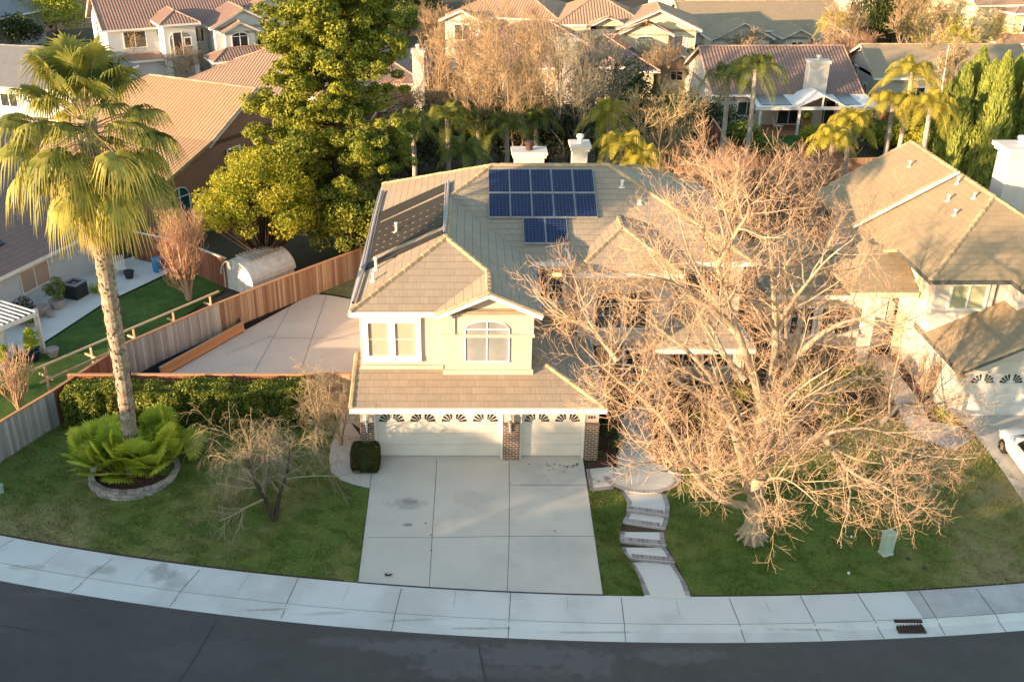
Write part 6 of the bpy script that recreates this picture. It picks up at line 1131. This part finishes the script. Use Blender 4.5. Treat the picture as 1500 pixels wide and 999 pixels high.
# pots
def pot(label, p, r, h, m_='pot', plant=None, ph=.6, n=80):
    root = thing('plant_pot', label, 'pot', p); b = B(); b.lathe(p, [(r*.65, 0), (r*.95, h*.85), (r, h*.85), (r, h), (r*.88, h), (r*.85, h*.85), (0, h*.85)], 16); b.build('pot', M[m_], root)
    if plant: b = B(); d = unit_rand(14); Cn = np.array(p)+np.array([0, 0, h+ph*.5])+d*np.array([r*.9, r*.9, ph*.45]); leafclumps(b, Cn, np.full(14, r*.55), n, .05, 1); b.build('plant', M[plant], root)
pot('large pale pot with dark bush beside the black air conditioner', G(85, 452), .42, .5, 'pot', 'hedge', 1.3, 110); pot('small empty white pot in front of the large bush pot', G(75, 465), .2, .3); pot('wide grey pot under the pergola edge', G(60, 462), .45, .5); pot('grey pot half hidden by the pergola', G(38, 473), .45, .5, 'pot', 'darkleaf', .8); pot('grey pot standing on the dark neighbour lawn with a white stake', G(78, 522), .32, .42)
pot('navy glazed pot with bright yellow bush by the pergola post', G(50, 528), .34, .5, 'navy', 'palm_low', 1.1, 130); pot('yellow-green potted shrub at the left photo edge', G(4, 540), .34, .4, 'pot', 'palm_low', .7, 120); pot('terracotta pot by the right house entry', G(1312, 530), .2, .28, 'terra'); pot('low potted plant beneath the pale house window', G(48, 478), .3, .3, 'pot', 'hedge', .5)
strap('spiky_plant', 'drooping strap-leaf plant against the pale wall behind the palm trunk', 140, 428, 60, 1.1, 'palm_low'); strap('spiky_plant', 'dark spiky plant by the dry stump at the left edge', 15, 575, 70, 1.0, 'darkleaf'); strap('cactus_clump', 'cluster of pale upright stems behind the navy pot', 27, 520, 24, 1.0, 'twig_dry')
p = G(232, 398); root = thing('barrel', 'bright blue plastic barrel on the neighbour patio', 'barrel', p); b = B(); b.lathe(p, [(.24, 0), (.29, .1), (.3, .4), (.29, .7), (.25, .8), (0, .8)], 18); b.build('drum', M['bluep'], root, smooth=False); b = B(); b.lathe((p[0], p[1], p[2]+.8), [(.27, 0), (.27, .04), (0, .05)], 18); b.build('lid', M['bluep'], root)
p = G(178, 402); root = thing('patio_chair', 'white strapped patio chair beside the dark round pot', 'chair', p, R(30))
b = B(); b.box((-.28, -.28, .38), (.28, .28, .43)); b.build('seat', M['white_paint'], root, local=True); b = B(); [b.hexa([(-.28+k*.12, .26, .43), (-.2+k*.12, .26, .43), (-.2+k*.12, .30, .43), (-.28+k*.12, .30, .43), (-.28+k*.12, .42, 1.0), (-.2+k*.12, .42, 1.0), (-.2+k*.12, .46, 1.0), (-.28+k*.12, .46, 1.0)]) for k in range(5)]; b.build('backrest', M['white_paint'], root, local=True)
for x in (-.25, .25):
    for y in (-.25, .25): b = B(); b.box((x-.02, y-.02, 0), (x+.02, y+.02, .38)); b.build('leg', M['white_paint'], root, local=True)
pot('dark round pot on the neighbour patio beside the white chair', G(190, 408), .3, .45, 'ac')
# garden shed with a barrel roof
p = G(350, 428); root = thing('garden_shed', 'white barrel-roofed garden shed behind the side fence', 'shed', p, R(-38)); w_, h_, L_ = 1.25, 1.8, 3.0; N_ = 14
arcp = [(-w_*cos(pi*k/N_), .75+(h_-.75)*sin(pi*k/N_)) for k in range(N_+1)]; b = B(); b.poly([(-w_, 0, 0), (w_, 0, 0)]+[(x, 0, z) for x, z in arcp[::-1]]); b.poly(([(-w_, L_, 0), (w_, L_, 0)]+[(x, L_, z) for x, z in arcp[::-1]])[::-1]); b.poly([(-w_, L_, 0), (-w_, 0, 0), (-w_, 0, .75), (-w_, L_, .75)]); b.poly([(w_, 0, 0), (w_, L_, 0), (w_, L_, .75), (w_, 0, .75)]); b.build('wall', M['white_paint'], root, local=True)
b = B(); [b.hexa([(x0*1.03, -.08, z0), (x1*1.03, -.08, z1), (x1*1.03, L_+.08, z1), (x0*1.03, L_+.08, z0), (x0*1.07, -.08, z0+.05), (x1*1.07, -.08, z1+.05), (x1*1.07, L_+.08, z1+.05), (x0*1.07, L_+.08, z0+.05)]) for (x0, z0), (x1, z1) in zip(arcp[:-1], arcp[1:])]
ro = b.build('roof', M['white_paint'], root, local=True); b = B(); [b.box((-.62, .5+k*.26, h_+.0), (.62, .60+k*.26, h_+.09)) for k in range(9)]; b.build('roof_slats', M['pot'], ro, local=True)
b = B(); b.box((-.5, -.03, .05), (-.01, 0, 1.6)); b.box((.01, -.03, .05), (.5, 0, 1.6)); b.build('door', M['white_paint'], root, local=True)
# small utility things
p = G(1297, 810); root = thing('utility_box', 'pale green utility pedestal standing on the front lawn under the bare tree', 'utility box', p, R(20)); b = B(); b.box((-.19, -.15, 0), (.19, .15, .86)); b.build('cabinet', M['util'], root, local=True); b = B(); b.hexa([(-.21,-.17,.86),(.21,-.17,.86),(.21,.17,.86),(-.21,.17,.86),(-.19,-.15,.93),(.19,-.15,.93),(.19,.15,.93),(-.19,.15,.93)]); b.build('lid', M['util'], root, local=True); b = B(); b.box((-.21, -.17, -.1), (.21, .17, .05)); b.build('base', M['walk'], root, local=True)
p = G(2, 721); root = thing('utility_marker', 'small pale green cylindrical pedestal at the left edge of the lawn', 'utility box', p); b = B(); b.lathe(p, [(.11, 0), (.11, .3)], 14); b.build('post', M['util'], root); b = B(); b.lathe((p[0], p[1], p[2]+.3), [(.125, 0), (.12, .05), (.04, .1), (0, .1)], 14); b.build('cap', M['util'], root)
for u, v, lb in ((1247, 787, 'small white sprinkler head under the tree twigs'), (1243, 840, 'small white sprinkler head near the sidewalk'), (1330, 818, 'dark valve cover right of the utility box'), (1354, 832, 'dark valve cover nearest the storm drain')):
    p = G(u, v); b = B(); b.lathe(p, [(.045, -.02), (.045, .06), (.03, .07), (0, .07)] if 'white' in lb else [(.09, -.02), (.09, .015), (0, .02)], 12); tag(b.build('sprinkler_head' if 'white' in lb else 'valve_cover', M['white_paint'] if 'white' in lb else M['ac'], origin=p), lb, 'sprinkler' if 'white' in lb else 'cover')
# car
p = (22.2, 33.4, float(terr(22.6, 33.6))); root = thing('parked_car', 'white hatchback parked nose-in on the right neighbour drive, cut by the photo edge', 'car', (p[0], p[1], p[2]+.03), R(-4))
st = [(-2.15,.62,.30,.62,.72,.50),(-2.05,.80,.22,.68,.88,.66),(-1.5,.87,.20,.74,.98,.72),(-.6,.88,.20,.74,.98,.74),(.4,.88,.20,.73,.96,.74),(1.0,.88,.20,.72,.94,.72),(1.6,.86,.22,.68,.86,.68),(2.05,.76,.24,.60,.74,.60),(2.2,.55,.32,.52,.62,.46)]
b = B(); rows = []
for y, hw, zb, zm, zt, tw in st:
    half = [(0, zb), (hw*.85, zb), (hw, zb+.12), (hw*1.01, zm), (hw*.96, zt-.06), (tw, zt), (0, zt+.02)]; rows.append([(x, y, z) for x, z in half]+[(-x, y, z) for x, z in half[-2:0:-1]])
V = np.array(rows); n1, n2 = V.shape[:2]; idx = np.arange(n1*n2).reshape(n1, n2); qx = np.roll(idx, -1, 1); F = np.stack([idx[:-1], qx[:-1], qx[1:], idx[1:]], -1).reshape(-1, 4); b.arr(V.reshape(-1, 3), F[:, ::-1], 0, .5); b.poly(rows[0]); b.poly(rows[-1][::-1]); bo = b.build('body', M['carw'], root, local=True, smooth=True)
sub = bo.modifiers.new('s', 'SUBSURF'); sub.levels = 2; sub.render_levels = 2
def loft(rows_, nm, mt, par, sm=True, lv=1):
    b = B(); V = np.array(rows_); n1, n2 = V.shape[:2]; idx = np.arange(n1*n2).reshape(n1, n2); F = np.stack([idx[:-1, :-1], idx[:-1, 1:], idx[1:, 1:], idx[1:, :-1]], -1).reshape(-1, 4); b.arr(V.reshape(-1, 3), F[:, ::-1], 0, .5); o = b.build(nm, M[mt], par, local=True, smooth=sm); s_ = o.modifiers.new('s', 'SUBSURF'); s_.levels = lv; s_.render_levels = lv; return o
cab = [(-1.75,.66,.98,1.0),(-1.5,.70,.96,1.22),(-1.1,.70,.96,1.42),(-.3,.71,.96,1.47),(.3,.70,.95,1.42),(.75,.68,.94,1.18),(1.1,.66,.92,.95)]
loft([[(-w*1.14, y, zb-.02), (-w*1.06, y, (zb+zt)/2), (-w*.80, y, zt-.03), (0, y, zt+.01), (w*.80, y, zt-.03), (w*1.06, y, (zb+zt)/2), (w*1.14, y, zb-.02)] for y, w, zb, zt in cab], 'cabin', 'carw', root)
b = B(); 
for s_ in (-1, 1):
    for (y0, y1, z0, z1, y2, y3) in ((-1.45, -.55, 1.0, 1.34, -1.25, -.55), (-.48, .42, 1.0, 1.34, -.48, .12)):
        q_ = [(s_*.815, y0, z0), (s_*.815, y1, z0), (s_*.70, y3, z1), (s_*.70, y2, z1)]; b.poly(q_ if s_ > 0 else q_[::-1])
b.build('side_window', M['glass'], root, local=True); b = B(); b.poly([(-.66, 1.02, 1.0), (.66, 1.02, 1.0), (.56, .42, 1.44), (-.56, .42, 1.44)]); b.build('windscreen', M['glass'], root, local=True); b = B(); b.poly([(.62, -1.80, 1.02), (-.62, -1.80, 1.02), (-.54, -1.35, 1.42), (.54, -1.35, 1.42)]); b.build('rear_window', M['glass'], root, local=True)
for x in (-1, 1):
    for y in (-1.32, 1.32):
        def ring_(rr, x0, x1, r0): 
            V = []; a = np.arange(20)*2*pi/20
            for xx, r in ((x0, r0), (x0, rr*.93), (x0+(x1-x0)*.15, rr), (x1-(x1-x0)*.15, rr), (x1, rr*.93), (x1, r0)): V.append(np.stack([np.full(20, xx), y+r*np.cos(a), .31+r*np.sin(a)], 1))
            V = np.array(V); idx = np.arange(120).reshape(6, 20); qx = np.roll(idx, -1, 1); return V.reshape(-1, 3), np.stack([idx[:-1], qx[:-1], qx[1:], idx[1:]], -1).reshape(-1, 4)
        xo, xi = x*.90, x*.70; b = B(); V_, F_ = ring_(.31, xi, xo, .18); b.arr(V_, F_, 0, .5); w_ = b.build('wheel', M['tyre'], root, local=True, smooth=True)
        b = B(); a = np.arange(10)*2*pi/10
        for k in range(5):
            t0 = k*2*pi/5; b.poly([(xo-x*.01, y+.03*cos(t0-1.2), .31+.03*sin(t0-1.2)), (xo-x*.015, y+.20*cos(t0-.28), .31+.20*sin(t0-.28)), (xo-x*.015, y+.20*cos(t0+.28), .31+.20*sin(t0+.28)), (xo-x*.01, y+.03*cos(t0+1.2), .31+.03*sin(t0+1.2))])
        b.poly([(xo-x*.05, y+.19*cos(t), .31+.19*sin(t)) for t in a]); b.build('rim', M['rim'], w_, local=True)
for x in (-.62, .62): b = B(); b.box((x-.12, 2.0, .52), (x+.12, 2.13, .66)); b.build('headlight', M['glass_pale'], root, local=True); b = B(); b.box((x-.10, -2.12, .62), (x+.10, -2.02, .84)); b.build('tail_light', M['tail'], root, local=True)
for x in (-.93, .93): b = B(); b.box((x-.07, .62, .92), (x+.07, .74, 1.06)); b.build('mirror', M['carw'], root, local=True)
# patio furniture behind
def pchair(x, y, rz, label):
    root = thing('lounge_chair', label, 'chair', (x, y, .03), rz); b = B(); b.box((-.3, -.35, .3), (.3, .35, .4)); b.build('seat', M['white_paint'], root, local=True); b = B(); b.hexa([(-.3,.3,.4),(.3,.3,.4),(.3,.38,.4),(-.3,.38,.4),(-.3,.55,1.05),(.3,.55,1.05),(.3,.63,1.05),(-.3,.63,1.05)]); b.build('backrest', M['white_paint'], root, local=True)
    for sx in (-.27, .27):
        for sy in (-.3, .3): b = B(); b.box((sx-.025, sy-.025, 0), (sx+.025, sy+.025, .3)); b.build('leg', M['white_paint'], root, local=True)
for i, (u, v, rz) in enumerate(((1140, 190, 1.0), (1152, 178, -2.2), (1128, 176, 2.5))): p = G(u, v); pchair(p[0], p[1], rz, ['white lounge chair nearest the patio edge', 'white lounge chair under the patio cover', 'white lounge chair by the left patio post'][i])
p = G(1140, 172); root = thing('patio_table', 'small round patio table under the white patio cover', 'table', p); b = B(); b.lathe((p[0], p[1], .68), [(.5, 0), (.5, .04), (0, .04)], 16); b.build('table_top', M['white_paint'], root); b = B(); b.lathe(p, [(.25, 0), (.04, .05), (.04, .68)], 10); b.build('leg', M['white_paint'], root)
pot('terracotta urn by the patio post', G(1180, 190), .35, .9, 'terra', 'hedge', .6)
tag(drape('rear_lawn', gxy((1140,200),(1205,196),(1230,205),(1190,222),(1150,215)), .03, M['lawn_green']), kind='structure'); tag(drape('rear_lawn', [(-8.5, 52.5), (16, 52.5), (17, 65.5), (-8.5, 65.5)], .0, M['lawn_green']), kind='structure')
tag(drape('far_road', gxy((1225,82),(1300,72),(1345,92),(1260,100)), .03, M['asphalt']), kind='structure'); tag(drape('far_road', gxy((-60,190),(0,178),(60,186),(20,235),(-80,240)), .03, M['asphalt']), kind='structure'); tag(drape('far_sidewalk', gxy((-60,178),(0,168),(55,178),(60,186),(0,178),(-60,190)), .04, M['walk']), kind='structure')
tag(drape('far_road', gxy((0,12),(90,4),(90,22),(0,30)), .03, M['concrete']), kind='structure'); tag(drape('far_lawn', gxy((10,22),(80,14),(90,30),(20,40)), .04, M['lawn_green']), kind='structure')
# trees across the street, behind the camera; leafy gap fillers added for shade
baretree('bare_tree', 'leafless street tree in the front garden across the street', (-27, 14.5, -.6), 6.2, 5.0, .06, 'twig_far', 'bark_dark', 10, 6, 5, 3, tr=.2, rmin=.015, forks=3); leaftree('broadleaf_tree', 'leafy tree added for its shade between two houses across the street', (-40, 11, -.4), 3.4, 7.6, 1.2, 70, 160, .22, 'hedge', cr=(.9, 1.4))
leaftree('broadleaf_tree', 'round leafy tree added across the street to shade the right lawn', (-17, 9.8, -.5), 3.2, 6.2, 1.0, 50, 130, .2, 'hedge', cr=(.9, 1.3)); leaftree('broadleaf_tree', 'dark leafy tree added beside the round one to shade the right lawn', (-11.2, 9.6, -.5), 2.8, 5.6, .8, 50, 130, .2, 'hedge', cr=(.9, 1.2))
leaftree('broadleaf_tree', 'lower leafy tree added for its shade in the garden across the street', (-35.3, 12.2, -.4), 2.4, 6.2, 1.0, 50, 130, .2, 'hedge', cr=(.8, 1.2))
leaftree('broadleaf_tree', 'leafy tree at the far side of the street, left', (-66, 22, -.4), 4.5, 8, 1.2, 60, 130, .25, 'hedge', cr=(1, 1.6))
# ================================================================ light, sky, camera
LD = np.array([.85, .53, -.155]); LD = LD/np.linalg.norm(LD)
el = math.asin(-LD[2]); sdir = -LD
sun = bpy.data.lights.new('sun', 'SUN'); sun.energy = 4.9; sun.angle = R(.5); sun.color = (1.0, .66, .39)
so = bpy.data.objects.new('sun', sun); C.objects.link(so); so.rotation_euler = __import__('mathutils').Vector(LD).to_track_quat('-Z', 'Y').to_euler(); so.location = (-40, -30, 40)
w = bpy.data.worlds.new('World'); bpy.context.scene.world = w; w.use_nodes = True; N = w.node_tree.nodes; L = w.node_tree.links
sk = N.new('ShaderNodeTexSky'); sk.sky_type = 'NISHITA'; sk.sun_disc = False; sk.sun_elevation = el; sk.sun_rotation = math.atan2(sdir[0], sdir[1]); sk.altitude = 100; sk.air_density = 1.25; sk.dust_density = .6; sk.ozone_density = 1.1
L.new(sk.outputs[0], N['Background'].inputs[0]); N['Background'].inputs[1].default_value = .148
cam = bpy.data.cameras.new('camera'); co = bpy.data.objects.new('camera', cam); C.objects.link(co); bpy.context.scene.camera = co
co.location = (0, 0, CH); co.rotation_euler = (R(90)-CT, 0, 0); cam.sensor_width = 36; cam.sensor_fit = 'HORIZONTAL'; cam.lens = 36*CF/1500; cam.shift_x = (750-CPX)/1500; cam.clip_end = 6000; cam.clip_start = .5
sc = bpy.context.scene; sc.view_settings.view_transform = 'Standard'; sc.view_settings.look = 'None'; sc.view_settings.exposure = EXPO; sc.view_settings.gamma = 1.0; sc.view_settings.use_curve_mapping = False
sc.cycles.max_bounces = 6; sc.cycles.diffuse_bounces = 3; sc.cycles.glossy_bounces = 2; sc.cycles.transmission_bounces = 3; sc.cycles.use_denoising = True
